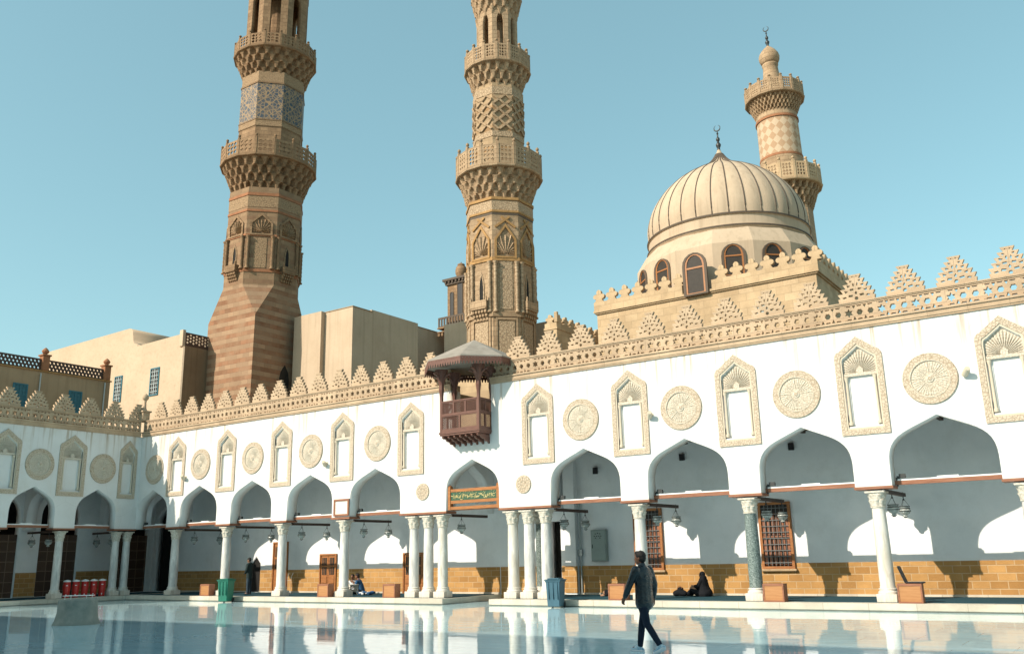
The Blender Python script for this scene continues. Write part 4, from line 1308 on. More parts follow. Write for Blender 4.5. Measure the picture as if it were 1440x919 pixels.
# ---- right minaret: round checkered drum and onion bulb
MR = thing('minaret', 'slender right minaret with checkered drum, onion bulb and crescent finial behind the dome', 'minaret', (28.62, 26, 0))
MR.rotation_euler = (0, rad(-.9), 0)
shaft_part(MR, 'octagonal_shaft', [(0, 1.55), (23.0, 1.55)], M['sand2'])
finish('muqarnas_corbel', muqarnas(22.4, 24.1, 1.5, 2.16, 4, 28), M['sand2'], MR)
railing(MR, 2.24, 24.2, 25.35, M['hall'], 'a')
bm = bmesh.new(); lathe(bm, [(24.1, 1.36), (26.25, 1.36)], 40)
finish('round_shaft', bm, M['sand2'], MR, 'cyl', 40, 1.3)
bm = bmesh.new(); lathe(bm, [(26.25, 1.33), (28.95, 1.31)], 48, cap=False)
finish('checkered_drum', bm, M['check'], MR, 'cyl', 40, 1.3)
for z in (26.2, 28.9):
    bm = bmesh.new(); lathe(bm, [(z, 1.3), (z, 1.375), (z + .15, 1.375), (z + .15, 1.3)], 40, cap=False)
    finish('red_ring', bm, M['redtrim'], MR, 'cyl', 40, 1.3)
bm = bmesh.new(); lathe(bm, [(28.95, 1.3), (29.45, 1.3)], 40)
finish('round_shaft', bm, M['sand2'], MR, 'cyl', 40, 1.3)
finish('muqarnas_corbel', muqarnas(29.3, 30.45, 1.28, 1.78, 5, 36, (64, 16)), M['sand2'], MR)
railing(MR, 1.84, 30.55, 31.45, M['sand2'], 'b')
bm = bmesh.new(); lathe(bm, [(30.6, .95), (31.2, .85), (31.7, .68), (32.2, .57), (32.8, .50), (33.12, .48), (33.2, .53), (33.28, .53), (33.32, .5)], 24)
finish('neck', bm, M['sand2'], MR, 'cyl', 40, .6)
bm = bmesh.new(); lathe(bm, [(33.3, .48), (33.45, .58), (33.65, .66), (33.85, .68), (34.05, .63), (34.3, .48), (34.5, .3), (34.68, .12), (34.75, .06)], 28)
finish('onion_bulb', bm, M['sand2'], MR, 'cyl', 60, .6)
def finial(P, z, s=1., x=0, y=0):
    bm = bmesh.new()
    lathe(bm, [(z, .09 * s), (z + .1 * s, .07 * s), (z + .2 * s, .12 * s), (z + .3 * s, .14 * s), (z + .4 * s, .08 * s), (z + .48 * s, .05 * s), (z + .56 * s, .1 * s), (z + .66 * s, .1 * s), (z + .74 * s, .04 * s), (z + .9 * s, .035 * s), (z + .95 * s, .06 * s), (z + 1.0 * s, .03 * s), (z + 1.1 * s, .025 * s)], 12, x, y)
    R_ = .17 * s; cz = z + 1.1 * s + R_
    tube(bm, [(x + R_ * cos(a), y, cz + R_ * sin(a)) for a in [pi / 2 + .35 + k * (2 * pi - .7) / 18 for k in range(19)]], [.006 + .03 * s * sin(pi * k / 18) for k in range(19)], 8)
    return finish('crescent_finial', bm, M['bronze'], P, smooth=50)
finial(MR, 34.72, 1.05)

# ------------------------------------------------------------------ domed building
D = thing('domed_building', 'cream ribbed dome on a windowed drum above a crenellated stone hall', 'domed building', (0, 0, 0))
bm = bmesh.new(); box(bm, 22.57, 33.7, 10.5, 21.5, 0, 13.62)
finish('hall_wall', bm, M['hall'], D)
bm = bmesh.new(); box(bm, 22.50, 33.78, 10.42, 21.55, 13.62, 13.69); box(bm, 22.44, 33.86, 10.36, 21.6, 13.69, 13.80)
finish('cornice', bm, M['hall'], D)
bm = bmesh.new()
for a, b in ((22.46, 27.35), (28.85, 33.84)): box(bm, a, b, 10.40, 10.62, 13.80, 14.25)
box(bm, 33.62, 33.84, 10.62, 21.5, 13.80, 14.25); box(bm, 22.46, 22.68, 10.62, 21.5, 13.80, 14.25)
finish('parapet_wall', bm, M['hall'], D)
def me_trefoil():
    # trefoil-headed merlon
    pts = [(-.24, 0), (-.16, .08), (-.15, .16)]
    for k in range(7): a = -pi * .62 - k * pi * .95 / 6; pts.append((-.16 + .12 * cos(a), .27 + .12 * sin(a)))
    left = pts + [(-.1, .39)]
    for k in range(5): a = pi - k * pi / 2 / 4 * 1.0; left.append((.0 + .115 * cos(a), .46 + .13 * sin(a)))
    left[-1] = (0, .6)
    out = left + [(-x, z) for x, z in reversed(left[:-1])]
    return mesh_of('merlon', flat([out], -.09, .09), M['hall'], 'y')
TRE = me_trefoil()
x = 22.75
while x < 33.8:
    if not 27.2 < x < 28.95: inst(TRE, 'merlon', D, (x, 10.51, 14.25), WALL, (1.15, 1.1, 1))
    x += .735
y = 11.3
while y < 20:
    inst(TRE, 'merlon', D, (33.73, y, 14.25), WALLX, (1.15, 1.1, 1)); y += .735
dc = (27.78, 16.0); KR = .93
def lathe_at(P, name, prof, n, m, uv='cyl', smooth=40, R=5, phase=0, loc=None, cap=True):
    bm = bmesh.new(); lathe(bm, prof, n, phase=phase, cap=cap)
    return finish(name, bm, m, P, uv, smooth, R, loc)
DE = inst(bpy.data.meshes.new('tmp'), 'x'); bpy.data.objects.remove(DE)
n16 = 16
lathe_at(D, 'drum', [(13.6, 5.0), (16.3, 4.98), (17.15, 4.45), (17.25, 4.3)], n16, M['dome'], 'z', False, 5, pi / n16, (dc[0], dc[1], 0))
lathe_at(D, 'dome_base_ring', [(z, r * KR) for z, r in [(17.15, 4.5), (17.32, 4.66), (17.42, 4.66), (17.44, 4.56), (17.95, 4.56), (17.97, 4.62), (18.04, 4.62), (18.06, 4.52)]], 96, M['dome'], 'cyl', 40, 4.6, 0, (dc[0], dc[1], 0))
for z in (17.34, 17.99):
    lathe_at(D, 'dark_ring', [(z, 4.6 * KR), (z, KR * (4.69 if z < 17.5 else 4.65)), (z + .07, KR * (4.69 if z < 17.5 else 4.65)), (z + .07, 4.6 * KR)], 96, M['seam'], 'cyl', 40, 4.6, 0, (dc[0], dc[1], 0), False)
DP = [(18.06, 4.50), (18.5, 4.53), (19.0, 4.50), (19.6, 4.36), (20.2, 4.10), (20.8, 3.72), (21.35, 3.25), (21.85, 2.68), (22.25, 2.08), (22.6, 1.45), (22.9, .92), (23.2, .56), (23.55, .30), (23.85, .15), (24.1, .06)]
DP = [(18.06 + (z - 18.06) * .895, r * KR) for z, r in DP]
# smooth the profile
def dense(P_, n=40):
    out = []
    for i in range(len(P_) - 1):
        p0 = P_[max(i - 1, 0)]; p1 = P_[i]; p2 = P_[i + 1]; p3 = P_[min(i + 2, len(P_) - 1)]
        for k in range(4):
            t = k / 4
            out.append(tuple(.5 * (2 * p1[j] + (p2[j] - p0[j]) * t + (2 * p0[j] - 5 * p1[j] + 4 * p2[j] - p3[j]) * t * t + (3 * p1[j] - p0[j] - 3 * p2[j] + p3[j]) * t ** 3) for j in (0, 1)))
    return out + [P_[-1]]
DPd = dense(DP)
bm = bmesh.new()
NG = 32
def gore(a): c = (a * NG / (2 * pi)) % 1; return 1 + .012 * sin(pi * c)
lathe(bm, DPd, NG * 6, fac=gore)
for v in bm.verts: v.co.x -= (v.co.z - 18) * .012
finish('dome', bm, M['dome'], D, 'cyl', 'all', 4.5, (dc[0], dc[1], 0))
for k in range(NG):
    a = 2 * pi * k / NG; bm = bmesh.new()
    tube(bm, [((r + .012) * cos(a) - (z - 18) * .012, (r + .012) * sin(a), z) for z, r in DPd[:-5:2]], .034, 6)
    finish('dome_rib', bm, M['seam'], D, smooth=60, loc=(dc[0], dc[1], 0))
f = finial(D, 23.4, 1.05, dc[0] - .065, dc[1])
def arched(w, h, z0=0, k=8): return [(-w, z0), (w, z0)] + [(w * cos(pi * i / k), z0 + h - w + w * sin(pi * i / k)) for i in range(k + 1)]
def drum_window(a, apo_, z0, w, h, loc=None, rz=None, sc=1.):
    lc = loc or (dc[0] + apo_ * cos(a), dc[1] + apo_ * sin(a), z0)
    rot = (rad(90), 0, (a + pi / 2) if rz is None else rz)
    o = finish('window', flat([arched(w, h), [(x * .80, .08 + (z) * .93 * 1) for x, z in arched(w, h)]], -.02, .07), M['seam'], D, 'y'); o.rotation_euler = rot; o.location = lc
    p = finish('window_sash', flat([[(x * .80, .08 + z * .93) for x, z in arched(w, h)], [(x * .66, .12 + z * .88) for x, z in arched(w, h)]], -.01, .045), M['woodor'], o, 'y')
    p = finish('pane', flat([[(x * .66, .12 + z * .88) for x, z in arched(w, h)]], .0, .012), M['glassd'], o, 'y')
    b = bmesh.new(); box(b, -w * .66, w * .66, h * .62, h * .66, .012, .04); finish('glazing_bar', b, M['woodor'], o, 'y')
apo_ = 4.99 * cos(pi / n16)
for k in range(n16):
    a = 2 * pi * k / n16
    if abs((a % (2 * pi)) - 1.5 * pi) < .1: continue
    drum_window(a, apo_ + .005, 14.5, .58, 1.68)
drum_window(0, 0, 0, .62, 2.12, loc=(28.1, 10.34, 13.62), rz=0)
tag(D, None)
# floodlight box on the hall wall
bm = bmesh.new(); box(bm, 30.98, 31.5, 10.15, 10.3, 12.1, 12.5, bev=.02); box(bm, 31.2, 31.28, 10.3, 10.49, 12.25, 12.35)
tag(finish('wall_lamp', bm, M['cabinet'], None), 'grey flat floodlight fixed to the stone hall below the dome', 'floodlight')

# ------------------------------------------------------------------ other buildings behind
def building(name, label, cat='building'): return thing(name, label, cat)
Bq = building('crenellated_wall', 'dark stone wall with trefoil crenellations between the central minaret and the dome', 'wall')
bm = bmesh.new(); box(bm, 20.32, 21.04, 9.0, 24, 0, 12.85)
finish('wall_body', bm, M['hall'], Bq)
bm = bmesh.new(); box(bm, 20.28, 21.08, 8.96, 24, 12.85, 12.95); box(bm, 20.84, 21.03, 9.0, 24, 12.95, 13.2); box(bm, 20.32, 20.84, 9.0, 9.18, 12.95, 13.2)
finish('coping', bm, M['hall'], Bq)
for i in range(22): inst(TRE, 'merlon', Bq, (20.94, 9.3 + i * .66, 13.2), WALLX, (.9, .75, 1))
inst(TRE, 'merlon', Bq, (20.62, 9.09, 13.2), WALL, (.9, .75, 1))
bm = bmesh.new(); box(bm, 20.9, 21.09, 8.97, 9.12, 13.2, 13.75, bev=.02)
finish('corner_post', bm, M['hall'], Bq)
bm = bmesh.new(); box(bm, 13.5, 17.3, 15.0, 17, 0, 15.18)
tag(finish('plain_wall', bm, M['cream'], None), 'plain cream wall just right of the central minaret foot', 'wall')

# three cream blocks between the minarets
Bc = building('cream_building', 'cream rendered windowless block with a pilaster strip, next to the left minaret')
bm = bmesh.new(); box(bm, -3.08, 2.27, 13.4, 15.3, 0, 18.30)
finish('front_block', bm, M['cream'], Bc)
bm = bmesh.new(); box(bm, -6.5, 2.2, 15.31, 20.2, 0, 18.50)
finish('rear_block', bm, M['cream'], Bc)
bm = bmesh.new(); box(bm, -3.08, -.38, 13.05, 13.39, 0, 18.36)
finish('raised_strip', bm, M['cream'], Bc)
bm = bmesh.new(); box(bm, -3.08, 2.31, 13.36, 15.3, 18.302, 18.36)
finish('parapet_edge', bm, M['tan'], Bc)
Bd = building('cream_building', 'middle cream rendered block with its top sunlit and its front in shade')
bm = bmesh.new(); box(bm, -8, -.98, 20.5, 22.2, 0, 19.5)
finish('block_wall', bm, M['cream'], Bd)
Be = building('cream_building', 'long low cream rendered block receding towards the balcony roof')
bm = bmesh.new(); box(bm, -14, -3.93, 26.0, 40, 0, 20.65)
finish('block_wall', bm, M['cream'], Be)
bm = bmesh.new(); box(bm, -14, -3.89, 25.96, 40, 20.652, 20.71)
finish('parapet_edge', bm, M['tan'], Be)
bm = bmesh.new(); box(bm, .0, 6.5, 26, 29.2, 0, 19.9)
tag(finish('low_block', bm, M['cream'], None), 'low cream block seen under the balcony roof left of the central minaret', 'building')

# left cream house (plane y = 8)
Bl = building('cream_house', 'cream rendered house with two teal windows and a scrolled roof step')
Y8 = 8.0
pr = [(-27.2, 0), (-8.46, 0), (-8.46, 17.1), (-13.95, 17.0)]
for k in range(6): a = k / 5 * pi / 2; pr.append((-13.95 - .55 * sin(a), 17.0 + .55 - .55 * cos(a) + .12))
pr += [(-14.62, 18.2), (-14.75, 18.42), (-15.05, 18.50), (-15.4, 18.5), (-27.2, 18.35)]
bm = flat([pr], -4.5, 0)
o = finish('house_wall', bm, M['cream'], Bl, 'y'); o.rotation_euler = WALL; o.location = (0, Y8, 0)
bm = bmesh.new(); box(bm, -8.457, -8.43, 8.13, 12.5, 0, 16.24)  # thin slab over the cream side wall, its shade put into the colour
finish('shade_toned_side', bm, M['sideshade'], Bl)
bm = bmesh.new(); box(bm, -8.8, -8.44, 7.9, 8.12, 16.2, 17.35)
finish('corner_pier', bm, M['cream'], Bl)
b2 = flat([[(8.12, 16.25), (12.4, 16.25), (12.4, 17.2), (8.12, 17.2)]] + [[(8.3 + i * .24 + .085 * cos(q * pi / 3), 16.5 + j * .22 + (.11 if i % 2 else 0) + .085 * sin(q * pi / 3)) for q in range(6)] for i in range(17) for j in range(3)], -.06, .06)
o = finish('pierced_balustrade', b2, M['wooddark'], Bl, 'y'); o.rotation_euler = WALLX; o.location = (-8.5, 0, 0)
def shutter_window(P, u0, u1, z0, z1, face, pos, dark=False):
    fr = [[(u0, z0), (u1, z0), (u1, z1), (u0, z1)], [(u0 + .07, z0 + .07), (u1 - .07, z0 + .07), (u1 - .07, z1 - .07), (u0 + .07, z1 - .07)]]
    o = finish('window', flat(fr, -.02, .06), M['blue'], P, 'y'); o.rotation_euler = face
    o.location = (0, pos, 0) if face == WALL else (pos, 0, 0)
    finish('pane', flat([fr[1]], .0, .015), M['glassd'] if not dark else M['blue'], o, 'y')
    b = bmesh.new(); um = (u0 + u1) / 2; box(b, um - .035, um + .035, z0 + .07, z1 - .07, .015, .05)
    for s in (-1, 1):
        a0, a1 = (u0 + .07, um - .035) if s < 0 else (um + .035, u1 - .07)
        c = (a0 + a1) / 2; box(b, c - .02, c + .02, z0 + .07, z1 - .07, .016, .04)
    nz = 7
    for k in range(1, nz): zz = z0 + (z1 - z0) * k / nz; box(b, u0 + .07, u1 - .07, zz - .02, zz + .02, .017, .044)
    finish('glazing_bars', b, M['blue'] if dark else M['steel'], o, 'y')
shutter_window(Bl, -11.98, -10.95, 13.1, 15.08, WALL, Y8)
shutter_window(Bl, -16.35, -15.4, 13.1, 15.05, WALL, Y8)
# balustraded building above the side wing (plane x=-5)
Bs = building('balustraded_house', 'tan house with a dark pierced balustrade and two teal windows above the side wing', 'building')
bm = bmesh.new(); box(bm, -12, -5.0, -16, .84, 6.6, 12.2)
finish('house_wall', bm, M['tan'], Bs)
bm = bmesh.new(); box(bm, -12.05, -4.93, -16, .9, 12.2, 12.27)
finish('string_course', bm, M['trim'], Bs)
for a, b in ((-16, -3.32), (-2.88, .36)):
    n = int((b - a) / .21); st = (b - a) / n
    L = [[(a, 12.28), (b, 12.28), (b, 12.92), (a, 12.92)]]
    for i in range(n):
        for j in range(3):
            if i == n - 1 and j % 2 == 1: continue
            L.append([(a + (i + (.5 if j % 2 == 0 else 1)) * st + .075 * cos(q * pi / 3), 12.41 + j * .185 + .075 * sin(q * pi / 3)) for q in range(6)])
    o = finish('pierced_balustrade', flat(L, -.06, .06), M['wooddark'], Bs, 'y'); o.rotation_euler = WALLX; o.location = (-5.1, 0, 0)
for y in (-3.1, .58):
    bm = bmesh.new(); box(bm, -5.32, -4.9, y - .2, y + .2, 12.27, 13.1, bev=.02); box(bm, -5.37, -4.85, y - .25, y + .25, 13.1, 13.18)
    lathe(bm, [(13.18, .12), (13.25, .1), (13.3, .17), (13.4, .2), (13.5, .13), (13.6, .02)], 10, -5.11, y)
    finish('balustrade_pier', bm, M['redtrim'], Bs, smooth=30)
shutter_window(Bs, -4.72, -3.92, 9.95, 11.38, WALLX, -5.0, True); shutter_window(Bs, -1.6, -.82, 9.95, 11.38, WALLX, -5.0, True)
for yy in (-3.3, .5):
    bm = bmesh.new(); tube(bm, [(-4.95, yy, 12.1), (-4.95, yy, 9)], .04, 6)
    finish('drain_pipe', bm, M['steel'], Bs)

# far tower partly behind the central minaret
T = building('stair_tower', 'small brown tower with tall arched windows just left of the central minaret', 'tower')
bm = bmesh.new(); box(bm, -2.85, 1.2, 30, 34, 0, 24.7)
finish('tower_wall', bm, M['sand'], T)
bm = bmesh.new(); box(bm, -3.0, 1.3, 29.85, 34, 24.7, 24.85); box(bm, -3.2, 1.5, 29.7, 34, 25.05, 25.25)
for i in range(12): box(bm, -3.0 + i * .38, -2.82 + i * .38, 29.75, 29.99, 24.85, 25.05)
finish('tower_cornice', bm, M['seam'], T)
bm = bmesh.new()
for z in (20.5, 20.85): box(bm, -3.45, 1.5, 29.3, 34, z - .1, z)
for i in range(14): box(bm, -3.42 + i * .36, -3.2 + i * .36, 29.35, 29.5, 20.1, 20.4)
finish('ledge', bm, M['sand'], T)
bm = flat([[(-3.42, 20.86), (1.4, 20.86), (1.4, 21.75), (-3.42, 21.75)]] + [[(-3.3 + i * .3, 20.98), (-3.14 + i * .3, 20.98), (-3.14 + i * .3, 21.6), (-3.3 + i * .3, 21.6)] for i in range(15)], -.05, .05)
o = finish('tower_railing', bm, M['seam'], T, 'y'); o.rotation_euler = WALL; o.location = (0, 29.45, 0)
for u, w, h in ((-2.35, .17, 2.1), (-1.45, .24, 2.9), (-.45, .24, 2.6)):
    o = finish('window', flat([arched(w, h, 21.9)], 0, .03), M['black'], T, 'y'); o.rotation_euler = WALL; o.location = (u, 29.99, 0)
    finish('window_frame', flat([[(x * 1.25, z + (z > 22) * .05) for x, z in arched(w, h, 21.9)], arched(w, h, 21.9)], 0, .06), M['seam'], o, 'y')
bm = bmesh.new(); lathe(bm, [(25.25, .45), (25.4, .45), (25.5, .36), (25.8, .5), (26.1, .52), (26.4, .45), (26.55, .3), (26.6, .34), (26.7, .3), (26.8, .05), (26.9, .04)], 20, -1.95, 30.8)
finish('urn_finial', bm, M['sand'], T, smooth=50)
bm = bmesh.new(); lathe(bm, [(25.25, 1.0), (27.2, 1.0), (28.4, .7), (29.2, .2)], 24, .0, 31.6)
finish('tower_cap', bm, M['sand'], T, smooth=50)
bm = flat([arched(.2, .8, 25.8)], 0, .03); o = finish('cap_window', bm, M['dark'], T, 'y'); o.rotation_euler = WALL; o.location = (-.85, 30.9, 0); o.rotation_euler[2] = -.4

# ------------------------------------------------------------------ objects in the court and portico
# carpets
for i, (a, b, lb) in enumerate(((.6, 21.0, 'teal striped prayer carpet under the left part of the long arcade'), (23.9, 50, 'teal striped prayer carpet under the right part of the long arcade'))):
    bm = bmesh.new(); box(bm, a, b, .0, 3.3, .216, .236)
    tag(finish('prayer_carpet', bm, M['carpet'], None), lb, 'carpet', 'prayer carpets in the arcades')
bm = bmesh.new(); box(bm, -3.3, -.75, -14, 3.1, .214, .234)
o = finish('prayer_carpet', bm, M['carpet'], None); tag(o, 'teal prayer carpet on the floor of the shaded side wing', 'carpet', 'prayer carpets in the arcades')

# wellhead
t = thing('wellhead', 'low round cement wellhead with a white metal rail on the wet court', 'wellhead', (16.4, -12.35, 0))
t.scale = (.79, .79, .82)
bm = bmesh.new()
rows = []
N_ = 40; rw = random.Random(3)
for z, r in ((0, .86), (.06, .85), (.14, .80), (.22, .77), (.45, .735), (.75, .715), (.84, .72), (.90, .70), (.925, .66), (.93, .5), (.80, .48)):
    rows.append([bm.verts.new(((r + rw.uniform(-.012, .012)) * cos(2 * pi * i / N_), (r + rw.uniform(-.012, .012)) * sin(2 * pi * i / N_), z + .02 * sin(2 * pi * i / N_ + 1) * (z > .3))) for i in range(N_)])
for a, b in zip(rows, rows[1:]):
    for i in range(N_): bm.faces.new((a[i], a[(i + 1) % N_], b[(i + 1) % N_], b[i]))
bm.faces.new(rows[0][::-1]); bm.faces.new(rows[-1])
finish('well_wall', bm, M['well'], t, smooth=60)
bm = bmesh.new()
for s in (-1, 1):
    tube(bm, [(-.5, s * .25, 1.04), (.5, s * .25, 1.04)], .014, 6)
    for x in (-.42, .42): tube(bm, [(x, s * .25, .9), (x, s * .25, 1.04)], .012, 6)
for x in (-.5, .5): tube(bm, [(x, -.27, 1.04), (x, .27, 1.04)], .014, 6)
o = finish('safety_rail', bm, M['white'], t); o.rotation_euler = (0, 0, rad(35))

# coolers
CO = [(-.35, -3.24), (-.35, -2.77), (-.35, -2.3), (-.35, -1.83), (-.35, -1.37)]
cw = ['leftmost', 'second from left', 'middle', 'second from right', 'rightmost']
for i, (x, y) in enumerate(CO):
    t = thing('water_cooler', '%s of the five red water coolers with white lids behind the wellhead' % cw[i], 'water cooler', (x, y, .226), rad(-30), 'red water coolers between the columns')
    t.scale = (.84, .84, 1.02)
    bm = bmesh.new(); lathe(bm, [(0, .165), (.02, .175), (.3, .185), (.34, .192), (.36, .185), (.68, .192), (.7, .2), (.74, .2)], 24)
    finish('cooler_body', bm, M['red'], t, smooth=40)
    bm = bmesh.new(); lathe(bm, [(.735, .205), (.745, .215), (.79, .212), (.81, .15), (.83, .06), (.84, .03)], 24)
    finish('lid', bm, M['white'], t, smooth=40)
    bm = bmesh.new(); box(bm, .18, .25, -.03, .03, .12, .16); box(bm, .22, .25, -.015, .015, .07, .12)
    finish('tap', bm, M['white'], t)
    bm = bmesh.new(); box(bm, .186, .199, -.045, .06, .55, .585)
    finish('name_badge', bm, M['white'], t)
    bm = bmesh.new(); 
    for s in (-1, 1): box(bm, -.04, .04, s * .195 - .012, s * .195 + .012, .38, .62, bev=.005)
    finish('handle', bm, M['red'], t)

# wheelie bins
def bin_(x, y, rz, m, label, h=1.0, w=.5):
    t = thing('wheelie_bin', label, 'bin', (x, y, 0), rz)
    bm = bmesh.new()
    b0 = [(-.22, -.25), (.22, -.25), (.22, .25), (-.22, .25)]; b1 = [(-.26, -.29), (.26, -.29), (.26, .3), (-.26, .3)]
    lo = [bm.verts.new((a * w / .5, b * w / .5, .04)) for a, b in b0]; hi = [bm.verts.new((a * w / .5, b * w / .5, h * .9)) for a, b in b1]
    for i in range(4): bm.faces.new((lo[i], lo[(i + 1) % 4], hi[(i + 1) % 4], hi[i]))
    bm.faces.new(lo[::-1]); bm.faces.new(hi)
    bmesh.ops.bevel(bm, geom=list(bm.edges), offset=.018, segments=2, affect='EDGES')
    box(bm, -.28 * w / .5, .28 * w / .5, -.31 * w / .5, .32 * w / .5, h * .86, h * .905, bev=.01)
    for s in (-.8, 0, .8): box(bm, s * .2 - .012, s * .2 + .012, -.31 * w / .5, -.26 * w / .5, h * .3, h * .86)
    finish('bin_body', bm, m, t, smooth=30)
    bm = bmesh.new(); box(bm, -.31 * w / .5, .31 * w / .5, -.34 * w / .5, .33 * w / .5, h * .91, h * .945, bev=.012); box(bm, -.22 * w / .5, .22 * w / .5, -.24 * w / .5, .26 * w / .5, h * .945, h * .985, bev=.018)
    tube(bm, [(-.24 * w / .5, .39 * w / .5, h * .92), (.24 * w / .5, .39 * w / .5, h * .92)], .016, 8)
    finish('lid', bm, m, t, smooth=30)
    for s in (-1, 1):
        bm = bmesh.new(); lathe(bm, [(-.025, .09), (-.02, .1), (.02, .1), (.025, .09)], 16)
        bmesh.ops.rotate(bm, verts=bm.verts, cent=(0, 0, 0), matrix=Matrix.Rotation(pi / 2, 3, 'Y')); bmesh.ops.translate(bm, verts=bm.verts, vec=(s * .22 * w / .5, .25 * w / .5, .1))
        finish('wheel', bm, M['black'], t, smooth=40)
bin_(26.75, -1.0, rad(12), M['binb'], 'slate blue wheelie bin standing at the kerb by the trio of columns', 1.0)
bin_(9.0, -1.0, rad(20), M['bing'], 'green wheelie bin standing at the kerb on the left', 1.05)

# wooden boxes by the columns
bl = [(34.22, -.12, 'dark green granite column'), (38.17, -.15, 'rightmost pale column, a black seat on top'), (28.75, -.1, 'column behind the walking man'),
      (14.5, -.1, 'column beneath the framed notice'), (18.3, -.1, 'trio of columns left of the entrance'), (6.5, -.12, 'column next to the green bin')]
for i, (x, y, l) in enumerate(bl):
    t = thing('shoe_box_cabinet', 'orange brown wooden cabinet beside the %s' % l, 'cabinet', (x, y, .226), random.uniform(-.05, .05), 'wooden cabinets by the columns')
    t.scale = (.95, .95, .95)
    bm = bmesh.new(); box(bm, -.33, .33, -.17, .17, .02, .54, bev=.006)
    finish('cabinet_body', bm, M['woodbox'], t)
    bm = flat([[(-.345, 0), (.345, 0), (.345, .56), (-.345, .56)], [(-.3, .05), (.3, .05), (.3, .5), (-.3, .5)]], -.012, .012)
    o = finish('edge_frame', bm, M['wood'], t, 'y'); o.rotation_euler = WALL; o.location = (0, -.175, 0)
    bm = bmesh.new(); box(bm, -.35, .35, -.165, .18, .541, .565); box(bm, .331, .346, -.16, .175, .0, .541)
    finish('top_board', bm, M['wood'], t)
t = thing('floor_seat', 'black folding legless seat lying open on the rightmost wooden cabinet', 'seat', (38.2, -.12, .765))
bm = bmesh.new(); box(bm, -.12, .36, -.16, .16, 0, .045, bev=.015)
finish('seat_cushion', bm, M['black'], t)
bm = bmesh.new(); box(bm, -.02, .02, -.16, .16, 0, .50, bev=.015)
o = finish('back_rest', bm, M['black'], t); o.rotation_euler = (0, rad(-20), 0); o.location = (-.12, 0, .01)
# small metal stand and low book table on the carpet
t = thing('music_stand', 'thin metal lectern stand on the carpet left of the orange double door', 'stand', (9.6, 2.2, .236))
bm = bmesh.new()
for dx in (-.14, .14): tube(bm, [(dx, 0, 0), (dx, 0, .75), (dx + .12, 0, .95)], .012, 6)
tube(bm, [(-.14, -.15, .01), (-.14, .15, .01)], .012, 6); tube(bm, [(.14, -.15, .01), (.14, .15, .01)], .012, 6); tube(bm, [(-.14, 0, .6), (.14, 0, .6)], .01, 6)
finish('stand_frame', bm, M['steel'], t)
t = thing('book_table', 'low cream table with pierced trefoil side in front of the seated men', 'table', (14.35, 1.45, .236), rad(-6))
bm = flat([[(-.36, 0), (-.30, 0), (-.22, .12), (.22, .12), (.30, 0), (.36, 0), (.36, .42), (-.36, .42)],
           [(.12 * cos(k * pi / 4) , .27 + .09 * sin(k * pi / 4)) for k in range(8)],
           [(-.24 + .06 * cos(k * pi / 3), .26 + .06 * sin(k * pi / 3)) for k in range(6)], [(.24 + .06 * cos(k * pi / 3), .26 + .06 * sin(k * pi / 3)) for k in range(6)]], -.015, .015)
o = finish('side_panel', bm, M['paper'], t, 'y'); o.rotation_euler = WALL; o.location = (0, -.22, 0)
o = inst(o, 'side_panel', t, (0, .22, 0), WALL)
bm = bmesh.new(); box(bm, -.38, .38, -.25, .25, .42, .45, bev=.008)
finish('table_top', bm, M['paper'], t)

# ------------------------------------------------------------------ people
SK = mat('brown_skin', (.19, .085, .045), .55, .35, var=.15, vscale=12)
SK2 = mat('tan_skin', (.33, .18, .11), .55, .35, var=.1, vscale=12)
HAIR = mat('black_hair', (.012, .01, .009), .6, .3, bump=.6, bscale=60)
g_ = G('dark_leather', .27, .6); _n = g_.noise(g_.ob, 7, 5, .6)
LEATHER = g_.out(g_.ramp(_n, [(.3, (.005, .007, .009)), (.7, (.014, .018, .022))]), g_.bump(_n, .8, .03))
JEANS = mat('dark_blue_jeans', (.017, .026, .045), .85, .2, bump=.5, bscale=9, var=.3, vscale=8)
SHOE = mat('blue_trainer', (.12, .33, .48), .5, .4, col2=(.6, .68, .72), vscale=14)
SOLE = mat('white_sole', (.7, .72, .74), .6, .3)
CLOTHK = mat('black_cloth', (.012, .013, .016), .9, .15, bump=.7, bscale=7)
CLOTHD = mat('dark_jacket_cloth', (.022, .035, .035), .85, .2, bump=.7, bscale=8)
CLOTHW = mat('white_shirt_cloth', (.62, .64, .66), .9, .2, bump=.4, bscale=9)
CLOTHB = mat('blue_shirt_cloth', (.03, .09, .19), .9, .2, bump=.5, bscale=9)
CLOTHG = mat('grey_trouser_cloth', (.035, .055, .075), .9, .2, bump=.5, bscale=9)

